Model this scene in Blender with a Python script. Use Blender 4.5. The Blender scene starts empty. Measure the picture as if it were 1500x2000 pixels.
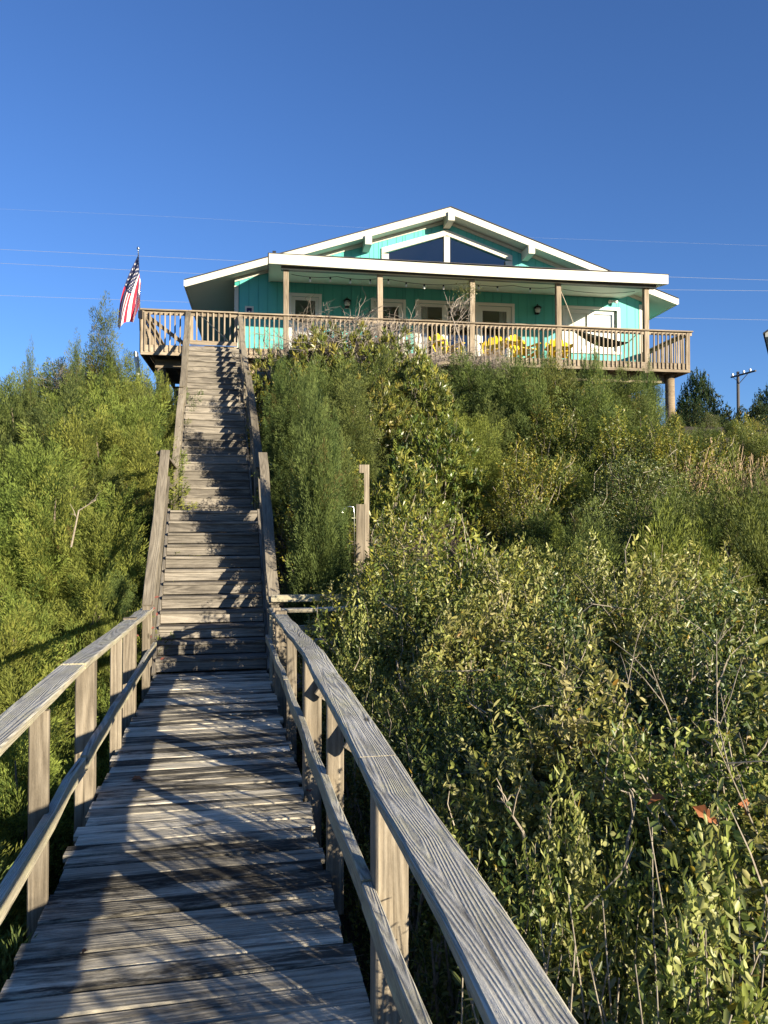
import bpy, math, random
import numpy as np
from mathutils import Vector, Matrix

# ------------------------------------------------------------------ camera, light, exposure
random.seed(7)
SC = bpy.context.scene
COL = SC.collection
EYE = Vector((0.0, 0.0, 1.7))
FPX = 1500.0
PITCH = math.atan(33 / 1500.0)

cam_d = bpy.data.cameras.new('camera')
cam_d.sensor_width = 36.0
cam_d.sensor_fit = 'AUTO'
cam_d.lens = 27.0
cam_d.clip_start = 0.05
cam_d.clip_end = 3000.0
cam = bpy.data.objects.new('camera', cam_d)
COL.objects.link(cam)
cam.location = EYE
cam.rotation_euler = (math.pi / 2 + PITCH, 0, 0)
SC.camera = cam

SUN_AZ = math.radians(47.0)     # to the right of straight behind the camera
SUN_EL = math.radians(12.2)
SUN = Vector((math.sin(SUN_AZ) * math.cos(SUN_EL), -math.cos(SUN_AZ) * math.cos(SUN_EL), math.sin(SUN_EL)))

world = bpy.data.worlds.new('World')
SC.world = world
world.use_nodes = True
wn = world.node_tree
wn.nodes.clear()
w_out = wn.nodes.new('ShaderNodeOutputWorld')
w_bg = wn.nodes.new('ShaderNodeBackground')
w_sky = wn.nodes.new('ShaderNodeTexSky')
w_sky.sky_type = 'NISHITA'
w_sky.sun_disc = False
w_sky.sun_elevation = SUN_EL
w_sky.sun_rotation = math.atan2(SUN.x, SUN.y)
w_sky.altitude = 0
w_sky.air_density = 1.0
w_sky.dust_density = 0.0
w_sky.ozone_density = 6.0
w_bg.inputs['Strength'].default_value = 0.08
w_tint = wn.nodes.new('ShaderNodeMix')
w_tint.data_type = 'RGBA'
w_tint.blend_type = 'MULTIPLY'
w_tint.inputs[0].default_value = 1.0
w_tint.inputs[7].default_value = (1.03, 0.93, 1.03, 1)
wn.links.new(w_sky.outputs[0], w_tint.inputs[6])
wn.links.new(w_tint.outputs[2], w_bg.inputs['Color'])
wn.links.new(w_bg.outputs[0], w_out.inputs['Surface'])

sun_d = bpy.data.lights.new('sun', 'SUN')
sun_d.energy = 5.0
sun_d.angle = math.radians(0.5)
sun_d.color = (1.0, 0.88, 0.68)
sun = bpy.data.objects.new('sun', sun_d)
COL.objects.link(sun)
sun.rotation_euler = (-SUN).to_track_quat('-Z', 'Y').to_euler()

SC.view_settings.view_transform = 'Standard'
SC.view_settings.look = 'None'
SC.view_settings.gamma = 1.0
SC.view_settings.use_curve_mapping = False
SC.view_settings.exposure = 1.3
SC.cycles.max_bounces = 6
SC.cycles.diffuse_bounces = 3
SC.cycles.glossy_bounces = 3
SC.cycles.transmission_bounces = 4
SC.cycles.transparent_max_bounces = 6
SC.cycles.use_denoising = True


# ------------------------------------------------------------------ helpers
def at(px, py, Y):
    """Point of the place seen at photo pixel (px, py), Y metres ahead of the camera."""
    dx = (px - 750) / FPX
    u = (1000 - py) / FPX
    dy = math.cos(PITCH) - u * math.sin(PITCH)
    dz = math.sin(PITCH) + u * math.cos(PITCH)
    k = Y / dy
    return Vector((dx * k, Y, EYE.z + dz * k))


def smooth(a, b, x):
    t = min(1.0, max(0.0, (x - a) / (b - a)))
    return t * t * (3 - 2 * t)


def ground_z(x, y):
    yy = y + 0.12 * x
    side = smooth(7, 20, x)
    z = -1.15 + 5.75 * min(1.0, max(0.0, (yy - 8.0) / 14.0)) * (1 - 0.25 * side)
    z -= 0.35 * smooth(0.5, 3.0, x) * (1 - smooth(17, 21, yy))
    z -= 4.2 * smooth(27, 48, y)
    z += 0.10 * math.sin(x * 0.9 + 1.3) * math.cos(y * 0.7)
    if y < -1:
        z -= 1.3 * smooth(1, 14, -y)
    return z


def link(o, parent=None):
    COL.objects.link(o)
    if parent is not None:
        o.parent = parent
    return o


def tag(o, label=None, cat=None, group=None, kind=None):
    if label: o['label'] = label
    if cat: o['category'] = cat
    if group: o['group'] = group
    if kind: o['kind'] = kind
    return o


def thing(name, label, cat, loc=(0, 0, 0), rotz=0.0, group=None):
    o = bpy.data.objects.new(name, None)
    o.empty_display_size = 0.2
    COL.objects.link(o)
    o.location = loc
    o.rotation_euler = (0, 0, rotz)
    return tag(o, label, cat, group)


def add(name, me, mat=None, parent=None):
    if mat is not None:
        if not me.materials:
            me.materials.append(mat)
    o = bpy.data.objects.new(name, me)
    return link(o, parent)


def copy_obj(o, parent=None):
    c = o.copy()
    COL.objects.link(c)
    c.parent = parent
    return c


class MB:
    """Collects verts and faces of one mesh."""
    def __init__(s):
        s.v, s.f, s.m = [], [], []

    def poly(s, pts, mi=0):
        n = len(s.v)
        s.v += [tuple(p) for p in pts]
        s.f.append(tuple(range(n, n + len(pts))))
        s.m.append(mi)

    def faces(s, pts, fs, mi=0):
        n = len(s.v)
        s.v += [tuple(p) for p in pts]
        for f in fs:
            s.f.append(tuple(i + n for i in f))
            s.m.append(mi)

    def box(s, x0, x1, y0, y1, z0, z1, mi=0):
        p = [(x0, y0, z0), (x1, y0, z0), (x1, y1, z0), (x0, y1, z0), (x0, y0, z1), (x1, y0, z1), (x1, y1, z1), (x0, y1, z1)]
        s.faces(p, [(0, 3, 2, 1), (4, 5, 6, 7), (0, 1, 5, 4), (1, 2, 6, 5), (2, 3, 7, 6), (3, 0, 4, 7)], mi)

    def prism(s, poly, axis, a0, a1, mi=0):
        """poly: list of 2D points; extruded along axis ('x','y','z')."""
        def P(q, a):
            return {'x': (a, q[0], q[1]), 'y': (q[0], a, q[1]), 'z': (q[0], q[1], a)}[axis]
        n = len(poly)
        pts = [P(q, a0) for q in poly] + [P(q, a1) for q in poly]
        fs = [tuple(range(n))[::-1], tuple(range(n, 2 * n))]
        for i in range(n):
            j = (i + 1) % n
            fs.append((i, j, n + j, n + i))
        s.faces(pts, fs, mi)

    def tube(s, pts, rad, sides=6, mi=0, cap=True):
        pts = [Vector(p) for p in pts]
        if not isinstance(rad, (list, tuple)):
            rad = [rad] * len(pts)
        n0 = len(s.v)
        prev = None
        for i, p in enumerate(pts):
            t = (pts[min(i + 1, len(pts) - 1)] - pts[max(i - 1, 0)])
            t = t.normalized() if t.length > 1e-9 else Vector((0, 0, 1))
            a = Vector((0, 0, 1)) if abs(t.z) < 0.9 else Vector((1, 0, 0))
            if prev is not None:
                a = prev
            x = (a - t * a.dot(t)).normalized()
            prev = x
            y = t.cross(x)
            for k in range(sides):
                an = 2 * math.pi * k / sides
                s.v.append(tuple(p + (x * math.cos(an) + y * math.sin(an)) * rad[i]))
        for i in range(len(pts) - 1):
            for k in range(sides):
                a = n0 + i * sides + k
                b = n0 + i * sides + (k + 1) % sides
                s.f.append((a, b, b + sides, a + sides))
                s.m.append(mi)
        if cap:
            s.f.append(tuple(range(n0, n0 + sides))[::-1]); s.m.append(mi)
            e = n0 + (len(pts) - 1) * sides
            s.f.append(tuple(range(e, e + sides))); s.m.append(mi)

    def lathe(s, prof, c, seg=10, mi=0):
        """prof: (r, z) pairs around a vertical axis through c."""
        n0 = len(s.v)
        for r, z in prof:
            for k in range(seg):
                an = 2 * math.pi * k / seg
                s.v.append((c[0] + r * math.cos(an), c[1] + r * math.sin(an), c[2] + z))
        for i in range(len(prof) - 1):
            for k in range(seg):
                a = n0 + i * seg + k
                b = n0 + i * seg + (k + 1) % seg
                s.f.append((a, b, b + seg, a + seg)); s.m.append(mi)

    def build(s, name, mats, parent=None, smooth_shade=False):
        me = bpy.data.meshes.new(name)
        me.from_pydata(s.v, [], s.f)
        for m in (mats if isinstance(mats, (list, tuple)) else [mats]):
            me.materials.append(m)
        if any(s.m):
            me.polygons.foreach_set('material_index', s.m)
        if smooth_shade:
            me.polygons.foreach_set('use_smooth', [True] * len(s.f))
        me.update()
        o = bpy.data.objects.new(name, me)
        return link(o, parent)


def plank(name, pts, w, t, mat, parent=None, up=(0, 0, 1), bev=0.005, seed=None, wob=0.0):
    """A board swept along pts (two or more); local x runs along it, y is its width, z its thickness."""
    pts = [Vector(p) for p in pts]
    p0, p1 = pts[0], pts[-1]
    x = (p1 - p0).normalized()
    u = Vector(up)
    z = (u - x * u.dot(x)).normalized()
    y = z.cross(x)
    M = Matrix(((x.x, y.x, z.x, 0), (x.y, y.y, z.y, 0), (x.z, y.z, z.z, 0), (0, 0, 0, 1)))
    mid = (p0 + p1) / 2
    M.translation = mid
    R = M.to_3x3().transposed()
    hw, ht, b = w / 2, t / 2, min(bev, w / 3, t / 3)
    ring = [(-hw + b, -ht), (hw - b, -ht), (hw, -ht + b), (hw, ht - b), (hw - b, ht), (-hw + b, ht), (-hw, ht - b), (-hw, -ht + b)]
    rnd = random.Random(seed) if seed is not None else random
    vs, fs = [], []
    for i, p in enumerate(pts):
        q = R @ (p - mid)
        dy = rnd.uniform(-wob, wob) if wob else 0
        dz = rnd.uniform(-wob, wob) if wob else 0
        k = 1 + (rnd.uniform(-wob, wob) * 3 if wob else 0)
        for (a, c) in ring:
            vs.append((q.x, q.y + a * k + dy, q.z + c + dz))
    n = len(pts)
    for i in range(n - 1):
        for k in range(8):
            a, b2 = i * 8 + k, i * 8 + (k + 1) % 8
            fs.append((a, b2, b2 + 8, a + 8))
    fs.append(tuple(range(8))[::-1])
    fs.append(tuple(range((n - 1) * 8, n * 8)))
    me = bpy.data.meshes.new(name)
    me.from_pydata(vs, [], fs)
    me.materials.append(mat)
    me.update()
    o = bpy.data.objects.new(name, me)
    link(o, parent)
    o.matrix_local = M
    return o


def lerp(a, b, t):
    return Vector(a) * (1 - t) + Vector(b) * t


def path(a, b, n, sag=0.0, rnd=random, jit=0.0, up=True):
    out = []
    for i in range(n + 1):
        t = i / n
        p = lerp(a, b, t)
        j = jit if 0 < i < n else 0
        p += Vector((rnd.uniform(-j, j), 0, rnd.uniform(-j, j)))
        p.z -= sag * 4 * t * (1 - t)
        out.append(p)
    return out


# ------------------------------------------------------------------ materials
def mat_new(name):
    m = bpy.data.materials.new(name)
    m.use_nodes = True
    nt = m.node_tree
    nt.nodes.clear()
    out = nt.nodes.new('ShaderNodeOutputMaterial')
    bs = nt.nodes.new('ShaderNodeBsdfPrincipled')
    nt.links.new(bs.outputs[0], out.inputs['Surface'])
    return m, nt, bs, out


def ramp(nt, stops):
    r = nt.nodes.new('ShaderNodeValToRGB')
    e = r.color_ramp.elements
    while len(e) < len(stops):
        e.new(0.5)
    for el, (p, c) in zip(e, stops):
        el.position = p
        el.color = (*c, 1) if len(c) == 3 else c
    return r


def mixc(nt, a, b, fac, blend='MIX'):
    n = nt.nodes.new('ShaderNodeMix')
    n.data_type = 'RGBA'
    n.blend_type = blend
    for sock, v in ((n.inputs[0], fac), (n.inputs[6], a), (n.inputs[7], b)):
        if hasattr(v, 'links') or isinstance(v, bpy.types.NodeSocket):
            nt.links.new(v, sock)
        else:
            sock.default_value = (*v, 1) if isinstance(v, tuple) and len(v) == 3 else v
    return n.outputs[2]


def math_n(nt, op, a, b=None, c=None, clamp=False):
    n = nt.nodes.new('ShaderNodeMath')
    n.operation = op
    n.use_clamp = clamp
    for i, v in enumerate((a, b, c)):
        if v is None: continue
        if isinstance(v, bpy.types.NodeSocket):
            nt.links.new(v, n.inputs[i])
        else:
            n.inputs[i].default_value = v
    return n.outputs[0]


def noise(nt, vec, scale, detail=4, rough=0.6, dist=0.0):
    n = nt.nodes.new('ShaderNodeTexNoise')
    n.inputs['Scale'].default_value = scale
    n.inputs['Detail'].default_value = detail
    n.inputs['Roughness'].default_value = rough
    n.inputs['Distortion'].default_value = dist
    nt.links.new(vec, n.inputs['Vector'])
    return n.outputs[0]


def wood(name, dark, mid, light, stain=(0.012, 0.012, 0.012), stain_amt=0.0, rings=22.0, ring_str=0.5, top=None, bump=0.35,
         moss=None, vary=0.35):
    """Weathered timber. The grain runs along the board's own x axis; top = colour of the weathered upper face."""
    m, nt, bs, out = mat_new(name)
    tc = nt.nodes.new('ShaderNodeTexCoord')
    oi = nt.nodes.new('ShaderNodeObjectInfo')
    off = nt.nodes.new('ShaderNodeVectorMath'); off.operation = 'SCALE'
    cmb = nt.nodes.new('ShaderNodeCombineXYZ')
    for k, f in enumerate((53.0, 31.0, 17.0)):
        nt.links.new(math_n(nt, 'MULTIPLY', oi.outputs['Random'], f), cmb.inputs[k])
    add_ = nt.nodes.new('ShaderNodeVectorMath'); add_.operation = 'ADD'
    nt.links.new(tc.outputs['Object'], add_.inputs[0])
    nt.links.new(cmb.outputs[0], add_.inputs[1])
    base = add_.outputs[0]

    def scaled(sx, sy, sz):
        mp = nt.nodes.new('ShaderNodeMapping')
        mp.inputs['Scale'].default_value = (sx, sy, sz)
        nt.links.new(base, mp.inputs['Vector'])
        return mp.outputs[0]
    # growth rings: contours of a long stretched noise
    rn = noise(nt, scaled(0.32, 6.0, 6.0), 1.0, 1.8, 0.45, 0.25)
    ring = math_n(nt, 'SINE', math_n(nt, 'MULTIPLY', rn, rings * 6.2832 / 2))
    ring = math_n(nt, 'MULTIPLY_ADD', ring, 0.5, 0.5)
    fine = math_n(nt, 'ADD', math_n(nt, 'MULTIPLY', noise(nt, scaled(8.0, 230.0, 230.0), 1.0, 4, 0.75), 0.7), math_n(nt, 'MULTIPLY', noise(nt, scaled(90.0, 160.0, 160.0), 1.0, 3, 0.7), 0.3))
    blot = noise(nt, scaled(1.6, 5.0, 5.0), 1.0, 5, 0.65)
    g = math_n(nt, 'ADD', math_n(nt, 'MULTIPLY', ring, ring_str), math_n(nt, 'MULTIPLY', fine, 1.0 - ring_str * 0.5))
    g = math_n(nt, 'MULTIPLY_ADD', math_n(nt, 'SUBTRACT', blot, 0.5), 0.75, g)
    r = ramp(nt, [(0.18, dark), (0.55, mid), (0.95, light)])
    nt.links.new(g, r.inputs[0])
    col = r.outputs[0]
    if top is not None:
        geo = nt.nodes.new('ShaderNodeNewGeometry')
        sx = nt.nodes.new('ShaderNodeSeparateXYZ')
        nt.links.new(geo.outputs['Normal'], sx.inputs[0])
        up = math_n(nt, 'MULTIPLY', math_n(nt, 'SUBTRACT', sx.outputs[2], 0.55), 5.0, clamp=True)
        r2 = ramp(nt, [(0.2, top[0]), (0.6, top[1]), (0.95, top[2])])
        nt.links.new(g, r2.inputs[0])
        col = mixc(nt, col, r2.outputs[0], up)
    # board to board variety
    br = math_n(nt, 'MULTIPLY_ADD', oi.outputs['Random'], vary * 2, 1.0 - vary)
    hv = nt.nodes.new('ShaderNodeHueSaturation')
    nt.links.new(br, hv.inputs['Value'])
    nt.links.new(col, hv.inputs['Color'])
    col = hv.outputs[0]
    if stain_amt > 0:
        st = noise(nt, scaled(0.9, 6.0, 6.0), 1.3, 6, 0.72, 0.4)
        pick = math_n(nt, 'FRACT', math_n(nt, 'MULTIPLY', oi.outputs['Random'], 13.7))
        thr = math_n(nt, 'MULTIPLY_ADD', pick, 0.24, 0.31)
        f = math_n(nt, 'MULTIPLY', math_n(nt, 'SUBTRACT', st, thr), 6.0, clamp=True)
        f = math_n(nt, 'MULTIPLY', f, stain_amt)
        sp = noise(nt, scaled(10.0, 60.0, 60.0), 1.0, 3, 0.7)
        f = math_n(nt, 'MULTIPLY', f, math_n(nt, 'MULTIPLY_ADD', sp, 2.2, 0.0, clamp=True), clamp=True)
        col = mixc(nt, col, stain, f)
    if moss is not None:
        ms = noise(nt, scaled(5.0, 9.0, 9.0), 1.0, 6, 0.75)
        f = math_n(nt, 'MULTIPLY', math_n(nt, 'SUBTRACT', ms, 0.47), 5.0, clamp=True)
        sp = noise(nt, scaled(60, 60, 60), 1.0, 2, 0.6)
        f = math_n(nt, 'MULTIPLY', f, math_n(nt, 'MULTIPLY', sp, 1.3), clamp=True)
        col = mixc(nt, col, moss, f)
    vk = nt.nodes.new('ShaderNodeTexVoronoi')
    vk.inputs['Scale'].default_value = 1.0
    nt.links.new(scaled(2.2, 6.0, 6.0), vk.inputs['Vector'])
    kd = math_n(nt, 'MULTIPLY', math_n(nt, 'SUBTRACT', 0.085, math_n(nt, 'ADD', vk.outputs['Distance'], math_n(nt, 'MULTIPLY', math_n(nt, 'SUBTRACT', fine, 0.5), 0.06))), 25.0, clamp=True)
    col = mixc(nt, col, tuple(c * 0.25 for c in mid), math_n(nt, 'MULTIPLY', kd, 0.85))
    # long splits along the grain
    sp2 = noise(nt, scaled(1.1, 45.0, 45.0), 1.0, 2, 0.5)
    crack = math_n(nt, 'MULTIPLY', math_n(nt, 'SUBTRACT', sp2, 0.66), 14.0, clamp=True)
    col = mixc(nt, col, tuple(c * 0.16 for c in mid), math_n(nt, 'MULTIPLY', crack, 0.8))
    nt.links.new(col, bs.inputs['Base Color'])
    bs.inputs['Roughness'].default_value = 0.95
    bs.inputs['Specular IOR Level'].default_value = 0.05
    bp = nt.nodes.new('ShaderNodeBump')
    bp.inputs['Strength'].default_value = bump
    bp.inputs['Distance'].default_value = 0.006
    hh = math_n(nt, 'ADD', math_n(nt, 'MULTIPLY', ring, 0.5), fine)
    nt.links.new(hh, bp.inputs['Height'])
    nt.links.new(bp.outputs[0], bs.inputs['Normal'])
    return m


def paint(name, col, rough=0.55, grime=0.12, spec=0.35, scale=3.0, streak=(1, 1, 0.15)):
    m, nt, bs, out = mat_new(name)
    tc = nt.nodes.new('ShaderNodeTexCoord')
    mp = nt.nodes.new('ShaderNodeMapping')
    mp.inputs['Scale'].default_value = streak
    nt.links.new(tc.outputs['Object'], mp.inputs['Vector'])
    n = noise(nt, mp.outputs[0], scale, 5, 0.7)
    f = math_n(nt, 'MULTIPLY', math_n(nt, 'SUBTRACT', n, 0.42), grime * 4, clamp=True)
    dirty = tuple(c * 0.62 + d * 0.10 for c, d in zip(col, (0.35, 0.27, 0.15)))
    nt.links.new(mixc(nt, col, dirty, f), bs.inputs['Base Color'])
    bs.inputs['Roughness'].default_value = rough
    bs.inputs['Specular IOR Level'].default_value = spec
    return m


def plain(name, col, rough=0.6, metal=0.0, spec=0.4):
    m, nt, bs, out = mat_new(name)
    bs.inputs['Base Color'].default_value = (*col, 1)
    bs.inputs['Roughness'].default_value = rough
    bs.inputs['Metallic'].default_value = metal
    bs.inputs['Specular IOR Level'].default_value = spec
    return m


def leaf_mat(name, rough=0.5, spec=0.3, trans=0.3, glow=(1.0, 1.0, 0.6)):
    """Leaf colour comes from the mesh attribute 'Col' (each leaf's own hue)."""
    m, nt, bs, out = mat_new(name)
    at_ = nt.nodes.new('ShaderNodeAttribute')
    at_.attribute_name = 'Col'
    oi = nt.nodes.new('ShaderNodeObjectInfo')
    hv = nt.nodes.new('ShaderNodeHueSaturation')
    nt.links.new(math_n(nt, 'MULTIPLY_ADD', oi.outputs['Random'], 0.04, 0.48), hv.inputs['Hue'])
    nt.links.new(math_n(nt, 'MULTIPLY_ADD', math_n(nt, 'FRACT', math_n(nt, 'MULTIPLY', oi.outputs['Random'], 7.3)), 0.24, 0.88), hv.inputs['Value'])
    nt.links.new(at_.outputs['Color'], hv.inputs['Color'])
    nt.links.new(hv.outputs[0], bs.inputs['Base Color'])
    bs.inputs['Roughness'].default_value = rough
    bs.inputs['Specular IOR Level'].default_value = spec
    tr = nt.nodes.new('ShaderNodeBsdfTranslucent')
    nt.links.new(mixc(nt, hv.outputs[0], glow, 1.0, 'MULTIPLY'), tr.inputs['Color'])
    mx = nt.nodes.new('ShaderNodeMixShader')
    mx.inputs[0].default_value = trans
    nt.links.new(bs.outputs[0], mx.inputs[1])
    nt.links.new(tr.outputs[0], mx.inputs[2])
    nt.links.new(mx.outputs[0], out.inputs['Surface'])
    return m


def glass_mat(name, tint=(0.90, 0.93, 0.94)):
    m = bpy.data.materials.new(name)
    m.use_nodes = True
    nt = m.node_tree
    nt.nodes.clear()
    out = nt.nodes.new('ShaderNodeOutputMaterial')
    fr = nt.nodes.new('ShaderNodeLayerWeight'); fr.inputs[0].default_value = 0.5
    f = math_n(nt, 'MULTIPLY_ADD', math_n(nt, 'POWER', fr.outputs['Facing'], 5.0), 0.9, 0.11, clamp=True)
    t = nt.nodes.new('ShaderNodeBsdfTransparent'); t.inputs[0].default_value = (*tint, 1)
    g = nt.nodes.new('ShaderNodeBsdfGlossy'); g.inputs['Roughness'].default_value = 0.02
    g.inputs['Color'].default_value = (1, 1, 1, 1)
    mx = nt.nodes.new('ShaderNodeMixShader')
    nt.links.new(f, mx.inputs[0]); nt.links.new(t.outputs[0], mx.inputs[1]); nt.links.new(g.outputs[0], mx.inputs[2])
    nt.links.new(mx.outputs[0], out.inputs['Surface'])
    return m


M = {}
M['deck'] = wood('weathered_deck_wood', (0.11, 0.10, 0.085), (0.52, 0.47, 0.365), (0.74, 0.67, 0.53), stain_amt=0.9, rings=40, ring_str=0.25, bump=0.9, vary=0.36)
M['rail'] = wood('weathered_rail_wood', (0.20, 0.175, 0.125), (0.36, 0.32, 0.23), (0.50, 0.45, 0.33), rings=84, ring_str=0.24,
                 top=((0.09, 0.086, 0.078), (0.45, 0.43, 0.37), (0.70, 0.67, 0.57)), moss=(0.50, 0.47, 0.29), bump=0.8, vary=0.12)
M['stair'] = wood('weathered_stair_wood', (0.085, 0.075, 0.062), (0.225, 0.20, 0.165), (0.36, 0.325, 0.265), stain_amt=0.45, rings=30, ring_str=0.25, bump=0.5, vary=0.2)
M['stair_rail'] = wood('grey_stair_rail_wood', (0.11, 0.095, 0.072), (0.215, 0.185, 0.14), (0.31, 0.275, 0.21), rings=40, ring_str=0.25, stain_amt=0.3, bump=0.6, vary=0.15)
M['post'] = wood('tan_post_wood', (0.115, 0.095, 0.07), (0.245, 0.205, 0.15), (0.36, 0.31, 0.235), stain_amt=0.35, rings=30, ring_str=0.3, bump=0.5, vary=0.15)
M['house_deck'] = wood('tan_house_deck_wood', (0.14, 0.112, 0.08), (0.265, 0.215, 0.155), (0.37, 0.315, 0.24), rings=22, ring_str=0.3, bump=0.4, vary=0.22)
M['log'] = wood('round_piling_wood', (0.16, 0.12, 0.08), (0.34, 0.26, 0.17), (0.46, 0.37, 0.25), rings=10, ring_str=0.2, bump=0.4)
M['turq'] = paint('turquoise_siding_paint', (0.095, 0.44, 0.395), 0.6, 0.05)
M['white'] = paint('cream_white_trim_paint', (0.57, 0.55, 0.455), 0.5, 0.15)
M['trim'] = paint('shade_lifted_trim_paint', (0.80, 0.79, 0.74), 0.45, 0.05)  # same white trim, lightened in colour to offset the porch shade
M['soffit'] = paint('pale_soffit_paint', (0.62, 0.66, 0.56), 0.6, 0.08)
M['shingle'] = plain('dark_grey_shingle', (0.05, 0.05, 0.055), 0.9)
M['beam'] = paint('dark_gutter_paint', (0.10, 0.10, 0.10), 0.5, 0.05)
M['glass'] = glass_mat('window_glass')
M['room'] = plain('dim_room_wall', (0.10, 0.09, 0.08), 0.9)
M['blind'] = plain('pale_window_blind', (0.80, 0.80, 0.75), 0.8)
M['curtain'] = plain('grey_curtain_cloth', (0.35, 0.35, 0.33), 0.9)
M['yellow'] = paint('yellow_chair_paint', (0.78, 0.56, 0.02), 0.45, 0.04)
M['teal'] = paint('teal_chair_paint', (0.03, 0.34, 0.36), 0.45, 0.04)
M['black'] = plain('black_metal', (0.02, 0.02, 0.022), 0.45, 0.3)
M['dark_cloth'] = plain('dark_hammock_cloth', (0.03, 0.045, 0.045), 0.9)
M['rope'] = plain('pale_rope', (0.45, 0.40, 0.32), 0.9)
M['bulb'] = plain('clear_bulb_glass', (0.75, 0.75, 0.72), 0.08, 0, 0.8)
M['steel'] = plain('brushed_steel', (0.65, 0.65, 0.65), 0.25, 1.0)
M['pvc'] = plain('white_plastic_pipe', (0.75, 0.75, 0.73), 0.45)
M['red'] = plain('flag_red_cloth', (0.46, 0.02, 0.045), 0.85)
M['fwhite'] = plain('flag_white_cloth', (0.78, 0.76, 0.74), 0.85)
M['navy'] = plain('flag_navy_cloth', (0.016, 0.022, 0.075), 0.85)
M['wire'] = plain('power_wire', (0.30, 0.32, 0.36), 0.6)
M['grey_pole'] = plain('grey_pole_wood', (0.085, 0.078, 0.07), 0.9)
M['insul'] = plain('white_insulator', (0.8, 0.8, 0.82), 0.3)
M['cedar'] = leaf_mat('cedar_foliage', 0.65, 0.15, 0.34, (1.1, 1.05, 0.5))
M['leaf'] = leaf_mat('broad_leaves', 0.42, 0.4, 0.38, (1.0, 1.0, 0.7))
M['gloss_leaf'] = leaf_mat('glossy_leaves', 0.36, 0.5, 0.28)
M['shade_leaf'] = leaf_mat('shaded_evergreen_leaves', 0.7, 0.12, 0.15)
M['dead_leaf'] = plain('dry_orange_leaf', (0.26, 0.10, 0.04), 0.7)
M['red_leaf'] = plain('dull_red_leaf', (0.20, 0.065, 0.045), 0.7)


def bark(name, a, b):
    m, nt, bs, out = mat_new(name)
    tc = nt.nodes.new('ShaderNodeTexCoord')
    n = noise(nt, tc.outputs['Object'], 28.0, 4, 0.7)
    r = ramp(nt, [(0.3, a), (0.7, b)])
    nt.links.new(n, r.inputs[0])
    nt.links.new(r.outputs[0], bs.inputs['Base Color'])
    bs.inputs['Roughness'].default_value = 0.9
    return m


M['bark'] = bark('brown_bark', (0.07, 0.05, 0.035), (0.19, 0.15, 0.11))
M['twig'] = bark('pale_grey_twig', (0.16, 0.13, 0.095), (0.38, 0.33, 0.25))
M['dry_twig'] = bark('dry_grey_twig', (0.17, 0.14, 0.115), (0.37, 0.32, 0.265))
M['dry_stem'] = bark('dry_tan_stem', (0.22, 0.15, 0.09), (0.44, 0.33, 0.21))

gm, gnt, gbs, gout = mat_new('dune_sand_and_litter')
gtc = gnt.nodes.new('ShaderNodeTexCoord')
gn1 = noise(gnt, gtc.outputs['Object'], 1.4, 6, 0.7)
gn2 = noise(gnt, gtc.outputs['Object'], 22.0, 5, 0.75)
gr = ramp(gnt, [(0.3, (0.028, 0.024, 0.016)), (0.55, (0.075, 0.06, 0.04)), (0.85, (0.17, 0.14, 0.10))])
gnt.links.new(math_n(gnt, 'ADD', math_n(gnt, 'MULTIPLY', gn1, 0.5), math_n(gnt, 'MULTIPLY', gn2, 0.5)), gr.inputs[0])
gnt.links.new(gr.outputs[0], gbs.inputs['Base Color'])
gbs.inputs['Roughness'].default_value = 0.95
gb = gnt.nodes.new('ShaderNodeBump'); gb.inputs['Distance'].default_value = 0.05
gnt.links.new(gn2, gb.inputs['Height']); gnt.links.new(gb.outputs[0], gbs.inputs['Normal'])
M['ground'] = gm


# ------------------------------------------------------------------ ground
def make_ground():
    xs = sorted(set([-900, -500, -250, -120, -70] + list(np.arange(-45, 46, 1.5)) + [70, 120, 250, 500, 900]))
    ys = sorted(set([-900, -400, -150, -60] + list(np.arange(-30, 62, 1.5)) + [80, 120, 200, 400, 900]))
    vs = [(x, y, ground_z(x, y)) for y in ys for x in xs]
    nx = len(xs)
    fs = [(j * nx + i, j * nx + i + 1, (j + 1) * nx + i + 1, (j + 1) * nx + i) for j in range(len(ys) - 1) for i in range(nx - 1)]
    me = bpy.data.meshes.new('dune_ground')
    me.from_pydata(vs, [], fs)
    me.materials.append(M['ground'])
    me.polygons.foreach_set('use_smooth', [True] * len(fs))
    o = link(bpy.data.objects.new('dune_ground', me))
    o['kind'] = 'structure'


make_ground()

# ------------------------------------------------------------------ house (frame: s along the front, n into the house, z up)
HA = math.radians(8.7)
HO = Vector((-4.85, 21.8, 0))
H1 = Vector((math.cos(HA), math.sin(HA), 0))
H2 = Vector((-math.sin(HA), math.cos(HA), 0))


def hw(s, n, z):
    return HO + H1 * s + H2 * n + Vector((0, 0, z))


FL = 6.9              # deck floor level
WALL = 3.0            # n of the front wall
SL, SR = 0.45, 14.6   # wall ends
RID = 7.5
RZ = 12.38            # top of the roof at the ridge
SLOPE = 0.333
NB = 13.0             # rear of the house


def roof_z(s):
    return RZ - SLOPE * abs(s - RID)


house = thing('beach_house', 'turquoise beach house with white gabled roof and covered porch on the dune', 'house', HO, HA)

openings = [  # s0, s1, z0, z1
    (2.30, 3.18, 7.58, 9.36), (5.02, 6.00, 6.95, 9.30), (6.53, 8.40, 6.98, 9.32), (8.62, 9.80, 6.95, 9.33), (11.72, 13.64, 7.9, 9.36)]


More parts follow.
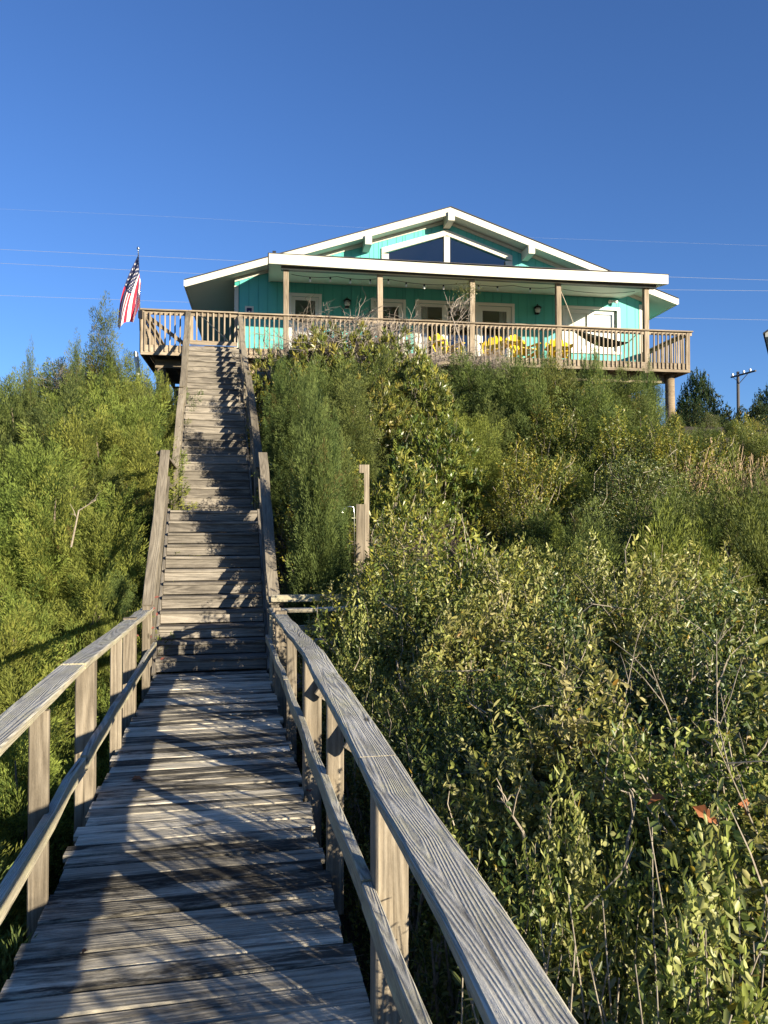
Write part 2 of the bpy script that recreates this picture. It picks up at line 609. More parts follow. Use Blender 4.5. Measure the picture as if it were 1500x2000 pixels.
def siding():
    brk = [SL + 0.15]
    while brk[-1] < SR - 0.15:
        brk.append(brk[-1] + 0.305)
    brk[-1] = SR - 0.12
    base_br = list(brk)
    extra = sorted(set([o[0] for o in openings] + [o[1] for o in openings] + [5.30, 9.80]))
    for e in extra:
        base_br = [b for b in base_br if abs(b - e) > 0.05] + [e]
    base_br.append(RID)
    base_br = sorted(set(base_br))

    def cut_top(s):   # clerestory opening bottom and top at s, or None
        if 5.30 <= s <= 9.80:
            return (10.55, 11.66 - 0.333 * abs(s - 7.52))
        return None
    for a, b in zip(base_br[:-1], base_br[1:]):
        if b - a < 0.03:
            continue
        mid = (a + b) / 2
        g = 0.006
        a2, b2 = a + g, b - g
        spans = [[FL - 0.28, FL - 0.28, roof_z(a) - 0.235, roof_z(b) - 0.235]]

        def cut(sp, z0, z1a, z1b):
            out = []
            for l0, l1, h0, h1 in sp:
                if z0 > max(h0, h1) or max(z1a, z1b) < min(l0, l1):
                    out.append([l0, l1, h0, h1]); continue
                if z0 > l0: out.append([l0, l1, z0, z0])
                if z1a < h0: out.append([z1a, z1b, h0, h1])
            return out
        for o in openings:
            if o[0] - 1e-4 <= a and b <= o[1] + 1e-4:
                spans = cut(spans, o[2], o[3], o[3])
        c0 = cut_top(mid)
        if c0:
            ca, cb = cut_top(min(max(a, 5.30), 9.80)), cut_top(min(max(b, 5.30), 9.80))
            spans = cut(spans, c0[0], ca[1], cb[1])
        for l0, l1, h0, h1 in spans:
            mb = MB()
            mb.prism([(a2, l0), (b2, l1), (b2, h1), (a2, h0)], 'y', WALL, WALL + 0.02)
            mb.build('siding_board', M['turq'], house)


siding()
mb = MB()   # sheathing behind the siding grooves, in strips around the openings
ss = sorted(set([SL, SR, 5.30, RID, 9.80] + [o[0] for o in openings] + [o[1] for o in openings]))
for a, b in zip(ss[:-1], ss[1:]):
    spans = [(FL - 0.28, FL - 0.28, roof_z(a) - 0.24, roof_z(b) - 0.24)]
    mid = (a + b) / 2
    for o in openings:
        if o[0] <= mid <= o[1]:
            nspans = []
            for l0, l1, h0, h1 in spans:
                nspans += [(l0, l1, o[2], o[2]), (o[3], o[3], h0, h1)]
            spans = nspans
    if 5.30 <= mid <= 9.80:
        l0, l1, h0, h1 = spans.pop()
        ta, tb = 11.66 - 0.333 * abs(a - 7.52), 11.66 - 0.333 * abs(b - 7.52)
        spans += [(l0, l1, 10.55, 10.55), (ta, tb, h0, h1)]
    for l0, l1, h0, h1 in spans:
        mb.prism([(a, l0), (b, l1), (b, h1), (a, h0)], 'y', WALL + 0.024, WALL + 0.12)
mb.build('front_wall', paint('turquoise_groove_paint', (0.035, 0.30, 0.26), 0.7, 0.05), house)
# side and rear walls, floor, inner room
for nm, x0, x1, y0, y1 in (('side_wall', SL, SL + 0.12, WALL + 0.124, NB), ('side_wall', SR - 0.12, SR, WALL + 0.124, NB), ('rear_wall', SL + 0.124, SR - 0.124, NB - 0.12, NB)):
    mb = MB()
    top = roof_z(SL) - 0.3
    mb.box(x0, x1, y0, y1, FL - 0.28, top)
    mb.build(nm, M['turq'], house)
mb = MB(); mb.prism([(SL + .13, FL - .2 + 2.4), (SR - .13, FL - .2 + 2.4), (SR - .13, roof_z(SR) - .3), (RID, RZ - .3), (SL + .13, roof_z(SL) - .3)], 'y', NB - 0.1, NB - 0.02)
mb.build('rear_gable', M['turq'], house)
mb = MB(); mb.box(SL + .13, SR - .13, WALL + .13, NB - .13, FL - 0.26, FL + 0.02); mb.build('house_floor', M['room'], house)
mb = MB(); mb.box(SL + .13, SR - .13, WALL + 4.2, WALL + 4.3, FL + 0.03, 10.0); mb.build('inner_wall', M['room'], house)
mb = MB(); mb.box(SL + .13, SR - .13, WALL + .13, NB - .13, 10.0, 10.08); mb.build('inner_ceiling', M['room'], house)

# roof
NF = 2.3
for sg in (-1, 1):
    e = -1.05 if sg < 0 else 15.55
    mb = MB()
    mb.prism([(RID, RZ - 0.03), (e, roof_z(e) - 0.03), (e, roof_z(e) - 0.17), (RID, RZ - 0.17)], 'y', NF + 0.045, NB + 0.5)
    mb.build('roof_panel', M['soffit'], house)
    mb = MB()
    mb.prism([(RID, RZ), (e - sg * -0.03, roof_z(e) - 0.01), (e - sg * -0.03, roof_z(e) - 0.026), (RID, RZ - 0.026)], 'y', NF - 0.03, NB + 0.5)
    mb.build('shingle_layer', M['shingle'], house)
    mb = MB()
    mb.prism([(RID, RZ - 0.028), (e, roof_z(e) - 0.028), (e, roof_z(e) - 0.245), (RID, RZ - 0.265)], 'y', NF, NF + 0.042)
    mb.build('rake_fascia', M['white'], house)
    mb = MB()
    mb.box(min(e, e + sg * 0.04), max(e, e + sg * 0.04), NF + 0.0, NB + 0.5, roof_z(e) - 0.22, roof_z(e) - 0.03)
    mb.build('eave_fascia', M['white'], house)
    a = SL if sg < 0 else SR
    mb = MB()
    mb.prism([(RID, RZ - 0.185), (a, roof_z(a) - 0.185), (a, roof_z(a) - 0.30), (RID, RZ - 0.30)], 'y', WALL - 0.035, WALL - 0.003)
    mb.build('frieze_board', M['white'], house)
for s in (4.74, RID, 10.26):
    zt = roof_z(s) - (0.20 if s == RID else 0.235)
    mb = MB(); mb.box(s - 0.11, s + 0.11, NF - 0.09, WALL - 0.04, zt - 0.30, zt); mb.build('purlin', M['white'], house)
for a in (SL - 0.01, SR - 0.12):
    mb = MB(); mb.box(a, a + 0.13, WALL - 0.025, WALL + 0.022, FL - 0.28, roof_z(SL) - 0.42); mb.build('corner_trim', M['white'], house)
# clerestory window
zt = lambda s: 11.66 - 0.333 * abs(s - 7.52)
cl = bpy.data.objects.new('clerestory_window', None); link(cl, house)
for sg in (-1, 1):
    e = 5.30 if sg < 0 else 9.80
    mb = MB()
    mb.prism([(7.52, zt(7.52) + 0.19), (e + sg * .02, zt(e) + 0.19), (e + sg * .02, zt(e)), (7.52, zt(7.52))], 'y', WALL - 0.06, WALL - 0.004)
    mb.build('window_frame', M['white'], cl)
    mb = MB(); mb.box(min(e + sg * .02, e - sg * .22), max(e + sg * .02, e - sg * .22), WALL - 0.06, WALL - 0.004, 10.4, zt(e) - 0.003); mb.build('window_frame', M['white'], cl)
    mb = MB(); mb.poly([(x_, WALL + 0.03, z_) for x_, z_ in [(7.52 + sg * 0.1, 10.45), (e - sg * .2, 10.45), (e - sg * .2, zt(e - sg * .2)), (7.52 + sg * .1, zt(7.62))]])
    mb.build('window_pane', M['glass'], cl)
mb = MB(); mb.box(7.42, 7.62, WALL - 0.058, WALL + 0.02, 10.4, zt(7.52) - 0.04); mb.build('mullion', M['white'], cl)


# windows and doors
def glazed(name, s0, s1, z0, z1, panels, sash=0.11, sill=True, blinds=None, curtain=None, bars=None):
    w = bpy.data.objects.new(name, None); link(w, house)
    fw = 0.10
    for a, b, c, d in ((s0 - fw, s0, z0, z1 + fw), (s1, s1 + fw, z0, z1 + fw), (s0, s1, z1, z1 + fw)):
        mb = MB(); mb.box(a, b, WALL - 0.045, WALL - 0.003, c, d); mb.build('window_frame', M['trim'], w)
    if sill:
        mb = MB(); mb.box(s0 - fw - .03, s1 + fw + .03, WALL - 0.07, WALL - 0.003, z0 - 0.09, z0 - 0.003); mb.build('sill', M['trim'], w)
    pw = (s1 - s0) / panels
    for k in range(panels):
        a, b = s0 + k * pw, s0 + (k + 1) * pw
        nn = WALL + 0.02 + 0.05 * (k % 2)
        mb = MB()
        mb.box(a + .002, a + sash, nn, nn + 0.045, z0 + .004, z1 - .004)
        mb.box(b - sash, b - .002, nn, nn + 0.045, z0 + .004, z1 - .004)
        mb.box(a + sash, b - sash, nn, nn + 0.045, z1 - sash, z1 - .004)
        mb.box(a + sash, b - sash, nn, nn + 0.045, z0 + .004, z0 + sash * 1.6)
        if bars:
            mb.box(a + sash, b - sash, nn - 0.01, nn + 0.05, bars - .04, bars + .04)
        mb.build('sash', M['trim'], w)
        mb = MB(); mb.poly([(a + sash - .004, nn + .02, z0 + sash * 1.6 - .004), (b - sash + .004, nn + .02, z0 + sash * 1.6 - .004), (b - sash + .004, nn + .02, z1 - sash + .004), (a + sash - .004, nn + .02, z1 - sash + .004)]); mb.build('window_pane', M['glass'], w)
        if blinds and blinds[k]:
            mb = MB(); zb = z1 - (z1 - z0) * blinds[k]
            mb.box(a + 0.03, b - 0.03, nn + 0.07, nn + 0.078, zb, z1 - 0.02); mb.build('blind', M['blind'], w)
        if curtain and curtain[k]:
            mb = MB()
            c0, c1 = (a + 0.05, a + 0.38) if curtain[k] == 'l' else (b - 0.38, b - 0.05)
            for i in range(8):
                x0 = c0 + (c1 - c0) * i / 8; x1 = c0 + (c1 - c0) * (i + 1) / 8
                y0 = nn + 0.16 + 0.03 * (i % 2); y1 = nn + 0.16 + 0.03 * ((i + 1) % 2)
                mb.poly([(x0, y0, FL + 0.05), (x1, y1, FL + 0.05), (x1, y1, z1), (x0, y0, z1)])
            mb.build('curtain', M['curtain'], w)
    return w


o = openings
glazed('window', *o[0], 1, blinds=[0.0], bars=8.62)
glazed('glass_door', *o[1], 1, sash=0.13, sill=False)
glazed('sliding_door', *o[2], 2, sash=0.10, sill=False, curtain=['l', None])
glazed('glass_door', *o[3], 1, sash=0.16, sill=False, curtain=['r'])
glazed('wide_window', *o[4], 2, sash=0.12, blinds=[1.0, 1.0])
mb = MB(); mb.box(2.34, 3.14, WALL + 0.18, WALL + 0.188, 7.58, 8.55); mb.build('lower_blind', M['blind'], house)

# porch roof
PS0, PS1 = 1.54, 13.72
mb = MB()
mb.prism([(-0.30, 9.53), (WALL - 0.04, 10.16), (WALL - 0.04, 9.80), (-0.30, 9.26)], 'x', PS0 + 0.045, PS1 - 0.045)
mb.build('porch_ceiling', M['soffit'], house)
mb = MB(); mb.prism([(-0.37, 9.555), (WALL - 0.04, 10.19), (WALL - 0.04, 10.165), (-0.37, 9.535)], 'x', PS0 - 0.03, PS1 + 0.03); mb.build('porch_shingle_layer', M['shingle'], house)
mb = MB()
for i in range(12):   # fascia with a slight sag along its length
    a = PS0 + (PS1 - PS0) * i / 12; b = PS0 + (PS1 - PS0) * (i + 1) / 12
    za = -0.05 * math.sin(math.pi * i / 12); zb = -0.05 * math.sin(math.pi * (i + 1) / 12)
    mb.prism([(a, 9.25 + za), (b, 9.25 + zb), (b, 9.545 + zb), (a, 9.545 + za)], 'y', -0.36, -0.318)
mb.build('porch_fascia', M['white'], house)
for a in (PS0, PS1 - 0.042):
    mb = MB(); mb.prism([(-0.315, 9.25), (WALL - 0.05, 9.78), (WALL - 0.05, 10.14), (-0.315, 9.53)], 'x', a, a + 0.042); mb.build('porch_rake_board', M['white'], house)
mb = MB(); mb.box(PS0 + 0.35, PS1 - 0.25, -0.09, 0.10, 9.20, 9.40); mb.build('porch_beam', M['beam'], house)
mb = MB(); mb.box(PS0 + 0.34, PS1 - 0.24, -0.11, -0.095, 9.185, 9.215); mb.build('beam_strip', M['white'], house)
mb = MB(); mb.box(PS0 + 0.1, PS0 + 0.2, -0.3, -0.2, 9.56, 9.64); mb.build('roof_vent', M['black'], house)
POSTS = [2.04, 4.8, 7.59, 10.33, 13.18]
for s in POSTS:
    plank('porch_post', [(s, 0.05, FL - 0.35), (s + random.uniform(-.02, .02), 0.05, 9.20)], 0.16, 0.15, M['house_deck'], house, up=(0, -1, 0), bev=0.01)

# ------------------------------------------------------------------ deck of the house
deck = thing('house_deck', 'tan wooden deck with baluster railing raised round the front of the turquoise house', 'deck', HO, HA)
DL, DR = -2.0, 14.6
GA, GB = -0.70, 0.68


def rail_run(a, b, along='s', fixed=0.0, z=FL + 0.98):
    P = (lambda t: (t, fixed, z)) if along == 's' else (lambda t: (fixed, t, z))
    n = max(2, int(abs(b - a) / 1.2))
    ps = [Vector(P(a + (b - a) * i / n)) + Vector((0, 0, random.uniform(-.008, .008))) for i in range(n + 1)]
    plank('top_rail', ps, 0.17, 0.042, M['house_deck'], deck, bev=0.006)
    ps2 = [p - Vector((0, -0.02, 0.075)) if along == 's' else p - Vector((0, 0, 0.075)) for p in ps]
    plank('sub_rail', ps2, 0.10, 0.04, M['house_deck'], deck, up=(0, -1, 0) if along == 's' else (-1, 0, 0))


for a, b in ((DL - 0.06, GA), (GB, 4.0), (4.006, 8.9), (8.906, DR + 0.1)):
    rail_run(a, b)
rail_run(0.10, 5.8, 'n', DL + 0.02)
rail_run(0.10, 2.9, 'n', DR - 0.02)
bal = plank('baluster', [(0, 0, -0.56), (0, 0, 0.56)], 0.042, 0.038, M['house_deck'], deck, up=(0, -1, 0), bev=0.004)
bal_used = False


def baluster(s, n, z=FL + 0.355):
    global bal_used
    o = bal
    if bal_used:
        o = bal.copy(); COL.objects.link(o)
    bal_used = True
    R = Matrix.Rotation(random.uniform(-.014, .014), 4, 'Y')
    o.matrix_local = Matrix.Translation((s, n, z)) @ R @ Matrix.Rotation(math.radians(-90), 4, 'Y')


s = DL + 0.10
while s < DR:
    if not (GA - 0.02 < s < GB + 0.02) and min(abs(s - p) for p in POSTS) > 0.11:
        baluster(s, -0.052)
    s += 0.138 + random.uniform(-.006, .006)
n = 0.15
while n < 5.7:
    baluster(DL - 0.052, n)
    if n < 2.9: baluster(DR + 0.052, n)
    n += 0.138
for s, n in ((DL + .03, 0.02), (GA - 0.06, 0.02), (GB + 0.06, 0.02), (DR - 0.03, 0.02), (DL + 0.03, 5.75), (DR - 0.03, 2.9)):
    plank('corner_post', [(s, n, FL - 0.30), (s, n, FL + 0.955)], 0.1, 0.1, M['house_deck'], deck, up=(0, -1, 0))
for a, b in ((DL, 3.3), (3.304, 9.2), (9.204, DR)):
    plank('rim_board', [(a, -0.012, FL - 0.16), (b, -0.012, FL - 0.16)], 0.28, 0.04, M['house_deck'], deck, up=(0, -1, 0))
plank('rim_board', [(DL - 0.012, 0.02, FL - 0.16), (DL - 0.012, 5.8, FL - 0.16)], 0.28, 0.04, M['house_deck'], deck, up=(-1, 0, 0))
plank('rim_board', [(DR + 0.012, 0.02, FL - 0.16), (DR + 0.012, 2.98, FL - 0.16)], 0.28, 0.04, M['house_deck'], deck, up=(1, 0, 0))
n = 0.09
while n < 5.8:
    b = DR if n < 2.9 else SL - 0.02
    plank('floor_board', [(DL + 0.02, n, FL - 0.02), (b - 0.02, n, FL - 0.02)], 0.142, 0.038, M['house_deck'], deck)
    n += 0.148
s = DL + 0.25
while s < DR - 0.1:
    plank('joist', [(s, 0.015, FL - 0.16), (s, 2.95 if s > SL else 5.75, FL - 0.16)], 0.22, 0.045, M['house_deck'], deck, up=(1, 0, 0))
    s += 0.45
plank('brace', [(DL + 0.08, 0.03, FL + 0.86), (GA - 0.1, 0.03, FL + 0.03)], 0.11, 0.03, M['house_deck'], deck, up=(0, -1, 0))
plank('beam', [(DL + 0.3, 0.62, FL - 0.41), (DR - 0.2, 0.62, FL - 0.41)], 0.26, 0.10, M['house_deck'], deck, up=(0, -1, 0))
for s, n in ((-1.55, 0.75), (1.0, 0.45), (4.3, 0.8), (7.6, 0.8), (10.9, 0.8), (14.22, 0.5), (-1.55, 5.0), (13.9, 2.8), (0.6, 4.6), (2.5, 6.5), (9, 7), (13.5, 7)):
    p = hw(s, n, 0)
    gz = ground_z(p.x, p.y) - 0.6
    mb = MB()
    zt_ = FL - 0.29 if n != 0.62 else FL - 0.55
    mb.tube([(s, n, gz), (s + .01, n, (gz + zt_) / 2), (s, n, zt_)], [0.155, 0.15, 0.145], 14)
    mb.build('piling', M['log'], deck, True)

gate = thing('stair_gate', 'low wooden baluster gate closing the top of the stairs at the deck', 'gate', hw(0, 0, 0), HA)
plank('top_rail', [(GA + 0.012, -0.005, FL + 0.98), (GB - 0.012, -0.005, FL + 0.98)], 0.17, 0.042, M['house_deck'], gate)
plank('upper_rail', [(GA + 0.03, 0.02, FL + 0.905), (GB - 0.03, 0.02, FL + 0.905)], 0.10, 0.04, M['house_deck'], gate, up=(0, -1, 0))
plank('bottom_rail', [(GA + 0.03, -0.02, FL + 0.10), (GB - 0.03, -0.02, FL + 0.075)], 0.12, 0.04, M['house_deck'], gate, up=(0, -1, 0))
for s in (GA + 0.07, GB - 0.07):
    plank('stile', [(s, 0.02, FL + 0.14), (s, 0.02, FL + 0.85)], 0.10, 0.04, M['house_deck'], gate, up=(0, -1, 0))
for k in range(7):
    s = GA + 0.22 + k * 0.155
    plank('baluster', [(s, -0.03, FL + 0.142), (s, -0.03, FL + 0.955)], 0.042, 0.038, M['house_deck'], gate, up=(0, -1, 0))
mb = MB(); mb.tube([(GA + 0.3, -0.055, FL + 0.9), (GB - 0.28, -0.055, FL + 0.16)], 0.009, 5); mb.build('brace_wire', M['steel'], gate)
mb = MB(); mb.box(GA + .05, GB - .04, -0.1, -0.06, FL - 0.01, FL + 0.012); mb.build('threshold_bar', M['steel'], gate)

# ------------------------------------------------------------------ boardwalk
BA = math.atan(310 / 1500.0)
BD = Vector((-math.sin(BA), math.cos(BA), 0))
BL = Vector((math.cos(BA), math.sin(BA), 0))


def bw(v, u, z):
    return BL * v + BD * u + Vector((0, 0, z))


boardwalk = thing('boardwalk', 'weathered grey plank boardwalk with low railings leading to the stairs', 'boardwalk')
UEND = 9.42
u = -3.0
rb = random.Random(3)
vL, vR = -0.795, 0.50
while u < UEND - 0.1:
    w = 0.140 + rb.uniform(-.006, .006)
    if u + w > UEND - 0.02: w = UEND - 0.02 - u
    if u + w > -1.5 and w > 0.03:
        a = bw(vL + rb.uniform(-.03, .02), u + w / 2 + rb.uniform(-.004, .004), -0.02 + rb.uniform(-.006, .004))
        b = bw(vR + rb.uniform(-.02, .03), u + w / 2 + rb.uniform(-.004, .004), -0.02 + rb.uniform(-.006, .004))
        plank('deck_board', [a, lerp(a, b, .33) + Vector((0, 0, rb.uniform(-.003, .003))), lerp(a, b, .66) + Vector((0, 0, rb.uniform(-.003, .003))), b],
              w - rb.uniform(0.008, 0.014), 0.038, M['deck'], boardwalk, bev=0.006, seed=int(u * 1000) + 9000, wob=0.0025)
    u += w
for v in (-0.70, -0.15, 0.40):
    plank('joist', [bw(v, -1.6, -0.14), bw(v, UEND, -0.14)], 0.19, 0.045, M['stair'], boardwalk, up=tuple(BL))


def boards_rail(v, zs, side):
    """Cap boards in lengths that warp a little; zs: (u, z) points."""
    rr = random.Random(11 if side < 0 else 23)
    for (u0, z0), (u1, z1) in zip(zs[:-1], zs[1:]):
        n = max(3, int((u1 - u0) / 0.35))
        ps = []
        for i in range(n + 1):
            t = i / n
            uu = u0 + (u1 - u0) * t
            vv = v if side < 0 else np.interp(uu, [0, 1.2, 2.1, 3.3, 5.0, 9.0], [.485, .50, .515, .535, .555, .555])
            ps.append(bw(vv + rr.uniform(-.006, .006), u0 + 0.003 + (u1 - u0 - 0.006) * t, z0 + (z1 - z0) * t + rr.uniform(-.005, .005)))
        plank('top_rail', ps, 0.138, 0.040, M['rail'], boardwalk, bev=0.007)


boards_rail(-0.845, [(-1.2, 0.895), (2.35, 0.90), (4.62, 0.915), (9.05, 0.80)], -1)
boards_rail(0.565, [(-1.0, 0.90), (2.65, 0.885), (4.98, 0.90), (8.95, 0.775)], 1)


def mid_rail(v, z, pts, seed):
    rr = random.Random(seed)
    for (u0, u1) in pts:
        n = max(3, int((u1 - u0) / 0.4))
        ps = [bw(v + rr.uniform(-.006, .006), u0 + .002 + (u1 - u0 - .004) * i / n, z + rr.uniform(-.01, .01)) for i in range(n + 1)]
        plank('middle_rail', ps, 0.09, 0.042, M['rail'], boardwalk, up=tuple(BL))


mid_rail(-0.782, 0.37, [(-1.2, 4.62), (4.62, 9.1)], 5)
mid_rail(0.487, 0.43, [(-1.0, 2.66), (2.66, 6.3), (6.3, 9.0)], 6)


def upost(px, v):
    # u where a vertical at lateral v shows at photo column px
    k = (px - 440) / 1.0211 / 1500
    Y = v / k
    return (Y - BL.y * v) / BD.y


for px, w, t in ((81, 0.085, 0.04), (171, 0.115, 0.11), (229, 0.085, 0.04), (255, 0.115, 0.11), (287, 0.085, 0.04)):
    v = -0.868 if t > .1 else -0.826
    uu = upost(px, v)
    v2 = v
    if t > .1:
        plank('post', [bw(v2, uu, -1.6), bw(v2, uu, 0.872)], 0.115, 0.115, M['post'], boardwalk, up=tuple(-BD), bev=0.008)
    else:
        plank('baluster_post', [bw(v2, uu, -0.22), bw(v2, uu, 0.872)], w, t, M['post'], boardwalk, up=tuple(BD if True else BL), bev=0.006)
for px, big in ((655, 0), (760, 1), (610, 1), (570, 0), (549, 1), (541, 0)):
    v = 0.565 if big else 0.545
    uu = upost(px, v)
    if big:
        plank('post', [bw(v, uu, -1.6), bw(v, uu, 0.855)], 0.115, 0.115, M['post'], boardwalk, up=tuple(-BD), bev=0.008)
    else:
        plank('baluster_post', [bw(v, uu, -0.22), bw(v, uu, 0.855)], 0.085, 0.04, M['post'], boardwalk, up=tuple(BD), bev=0.006)
plank('post', [bw(-0.868, 1.95, -1.6), bw(-0.868, 1.95, 0.86)], 0.115, 0.115, M['post'], boardwalk, up=tuple(-BD), bev=0.008)
plank('post', [bw(0.54, 0.6, -1.6), bw(0.54, 0.6, 0.855)], 0.115, 0.115, M['post'], boardwalk, up=tuple(-BD), bev=0.008)
for uu in (3.72, 4.95):   # short knee brackets outside the right railing
    plank('bracket', [bw(0.60, uu, 0.62), bw(0.69, uu, 0.74)], 0.085, 0.04, M['post'], boardwalk, up=tuple(BD))

mb = MB()


def nail(mb, p, r=0.0055):
    mb.poly([(p[0] + r * math.cos(a), p[1] + r * math.sin(a), p[2]) for a in [math.pi * k / 3 for k in range(6)]])


for o_ in list(boardwalk.children):
    if not o_.name.startswith('deck_board'): continue
    for v in (-0.70, -0.15, 0.40):
        for dv in (-.035, .035):
            if rb.random() < .2: continue
            c = o_.matrix_local.translation
            p = Vector((c.x, c.y, 0)) + BL * (v + 0.147 + rb.uniform(-.008, .008)) + BD * dv
            nail(mb, (p.x, p.y, 0.0045))
mb.build('nail_heads', M['black'], boardwalk)['kind'] = 'stuff'

# ------------------------------------------------------------------ stairs
S0 = Vector((-2.06, 9.24, 0))
LA = math.atan2(0.56, 2.61)
UA = math.atan2(1.5, 6.45)
S1 = Vector((-3.35, 15.35, 1.98))


def fr(base, az):
    d = Vector((-math.sin(az), math.cos(az), 0)); l = Vector((math.cos(az), math.sin(az), 0))
    return (lambda v, u, z: base + l * v + d * u + Vector((0, 0, z))), d, l


stairs = thing('beach_stairs', 'long weathered wooden staircase climbing the dune from boardwalk to deck', 'staircase', S0)
fl_, dL, lL = fr(Vector((0, 0, 0)), LA)
fu_, dU, lU = fr(S1 - S0, UA)
rs = random.Random(5)


def flight(f, d, l, n, rise, run, half, last_tread):
    for k in range(n):
        j = rs.uniform(-.004, .004)
        za, zb = k * rise + 0.006, (k + 1) * rise - 0.042
        plank('riser', [f(-half, k * run + 0.022 + j, (za + zb) / 2), f(half, k * run + 0.022, (za + zb) / 2)], zb - za, 0.036, M['stair'], stairs, up=tuple(-d), bev=0.004)
        if k < n - 1 or last_tread:
            e = half + rs.uniform(-.008, .01)
            nn = 3
            a, b = f(-e, k * run + run / 2 - 0.012 + j, (k + 1) * rise - 0.02), f(e, k * run + run / 2 - 0.012, (k + 1) * rise - 0.02 + rs.uniform(-.004, .004))
            ps = [lerp(a, b, i / nn) + Vector((0, 0, rs.uniform(-.003, .003) - 0.006 * math.sin(math.pi * i / nn))) for i in range(nn + 1)]
            plank('tread', ps, run + 0.018, 0.038, M['stair'], stairs, bev=0.006)
    for v in (-half - 0.025, half + 0.025):
        plank('stringer', [f(v, -0.05, -0.08), f(v, n * run, n * rise - 0.08)], 0.27, 0.04, M['stair'], stairs, up=tuple(l))


flight(fl_, dL, lL, 12, 0.165, 0.2225, 0.645, True)
flight(fu_, dU, lU, 25, 0.1948, 0.265, 0.69, False)
# landing
for k in range(22):
    uu = 2.76 + k * 0.163
    plank('landing_board', [fl_(-0.85, uu, 1.96), fl_(0.85, uu, 1.96)], 0.156, 0.038, M['stair'], stairs)


def handrail(f, v, u0, z0, u1, z1, w=0.14, n=6, mid=True, l=None, vv1=None, midh=0.42):
    vv1 = v if vv1 is None else vv1
    ps = []
    for i in range(n + 1):
        t = i / n
        ps.append(f(v + (vv1 - v) * t + rs.uniform(-.008, .008), u0 + (u1 - u0) * t, z0 + (z1 - z0) * t + rs.uniform(-.006, .006)))
    plank('hand_rail', ps, w, 0.042, M['stair_rail'], stairs, bev=0.007)
    if mid:
        sg = -0.05 if v > 0 else 0.05
        ps = [f(v + sg + (vv1 - v) * i / n + rs.uniform(-.006, .006), u0 + (u1 - u0) * i / n, z0 - midh + (z1 - z0) * i / n) for i in range(n + 1)]
        plank('middle_rail', ps, 0.09, 0.04, M['stair_rail'], stairs, up=tuple(l))


for sg in (-1, 1):
    handrail(fl_, sg * 0.735, -0.06, 0.80, 2.70, 2.885, l=lL)
    for uu, zb, ztp in ((0.02, -0.5, 0.80), (1.35, 0.3, 1.83), (2.67, 0.9, 2.83)):
        plank('stair_post', [fl_(sg * 0.745, uu, zb), fl_(sg * 0.745, uu, ztp)], 0.10, 0.10, M['stair_rail'], stairs, up=tuple(-dL), bev=0.008)
    # landing railing to the upper flight
    a, b = fl_(sg * 0.80, 2.72, 2.87), fu_(sg * 0.83, -0.02, 0.92)
    if sg < 0:
        plank('hand_rail', path(a, b, 4), 0.14, 0.042, M['stair_rail'], stairs)
        plank('middle_rail', path(a - Vector((0, 0, .4)), b - Vector((0, 0, .4)), 4), 0.09, 0.04, M['stair_rail'], stairs, up=tuple(lL))
        plank('middle_rail', path(a - Vector((0, 0, .7)), b - Vector((0, 0, .7)), 4), 0.09, 0.04, M['stair_rail'], stairs, up=tuple(lL))
    for k in range(6):
        uu = k * 1.3
        z = uu / 0.265 * 0.1948
        vv = sg * (0.79 - 0.06 * uu / 6.62)
        plank('stair_post', [fu_(vv, uu, z - 0.9), fu_(vv, uu, z + 0.93)], 0.095, 0.095, M['stair_rail'], stairs, up=tuple(-dU), bev=0.008)
H = 0.735
handrail(fu_, -0.80, -0.1, 0.95, 2.9, 3.02, l=lU, vv1=-0.775)
handrail(fu_, -0.755, 2.85, 3.06, 6.62, 5.86, l=lU, vv1=-0.72)
handrail(fu_, 0.855, -0.1, 0.95, 3.7, 3.66, l=lU, vv1=0.80, w=0.16)
handrail(fu_, 0.765, 3.6, 3.62, 6.62, 5.86, l=lU, vv1=0.72)
# side platform rails to the right of the landing
for z in (0.90, 0.66, 0.40):
    plank('side_rail', [fu_(0.92, -0.35, z), fu_(2.0, -0.25, z)], 0.09, 0.04, M['stair_rail'], stairs, up=tuple(-dU))
plank('stair_post', [fu_(1.95, -0.19, -1), fu_(1.95, -0.19, 0.88)], 0.09, 0.09, M['stair_rail'], stairs, up=tuple(-dU))
hose = MB()
c = S0 + fu_(0.98, -0.34, 0.97)
hose.tube([c + Vector((0.11 * math.cos(a) - .02, 0.02 * math.sin(a * 2), 0.085 * math.sin(a))) for a in [math.pi * i / 12 for i in range(13)]], 0.016, 7)
tag(hose.build('garden_hose', M['pvc'], None, True), 'pale curled hose end draped over the rail beside the stair landing', 'hose')

# side steps left of the upper flight
side = thing('side_steps', 'grey wooden side steps seen behind the left handrail under the deck', 'steps', at(338, 880, 19.4))
sp_ = lambda a, b, Y: at(a, b, Y) - side.location
for py, Y in ((812, 19.6), (830, 19.4), (847, 19.2), (863, 19.0), (880, 18.8)):
    plank('tread', [sp_(310, py - 2, Y), sp_(356, py, Y)], 0.26, 0.04, M['stair'], side)
plank('hand_rail', [sp_(312, 773, 19.5), sp_(356, 813, 19.3)], 0.10, 0.04, M['stair'], side, up=(0, -1, 0))
plank('hand_rail', [sp_(312, 815, 19.5), sp_(356, 850, 19.3)], 0.10, 0.04, M['stair'], side, up=(0, -1, 0))
plank('post', [sp_(312, 960, 19.55), sp_(312, 770, 19.55)], 0.09, 0.09, M['stair'], side, up=(0, -1, 0))

# side walk to the shower
walk = thing('shower_walk', 'short side walk with grey horizontal rails right of the stair foot', 'walkway', at(600, 1260, 8.8))
L0 = walk.location


def wp(px, py, Y):
    return at(px, py, Y) - L0


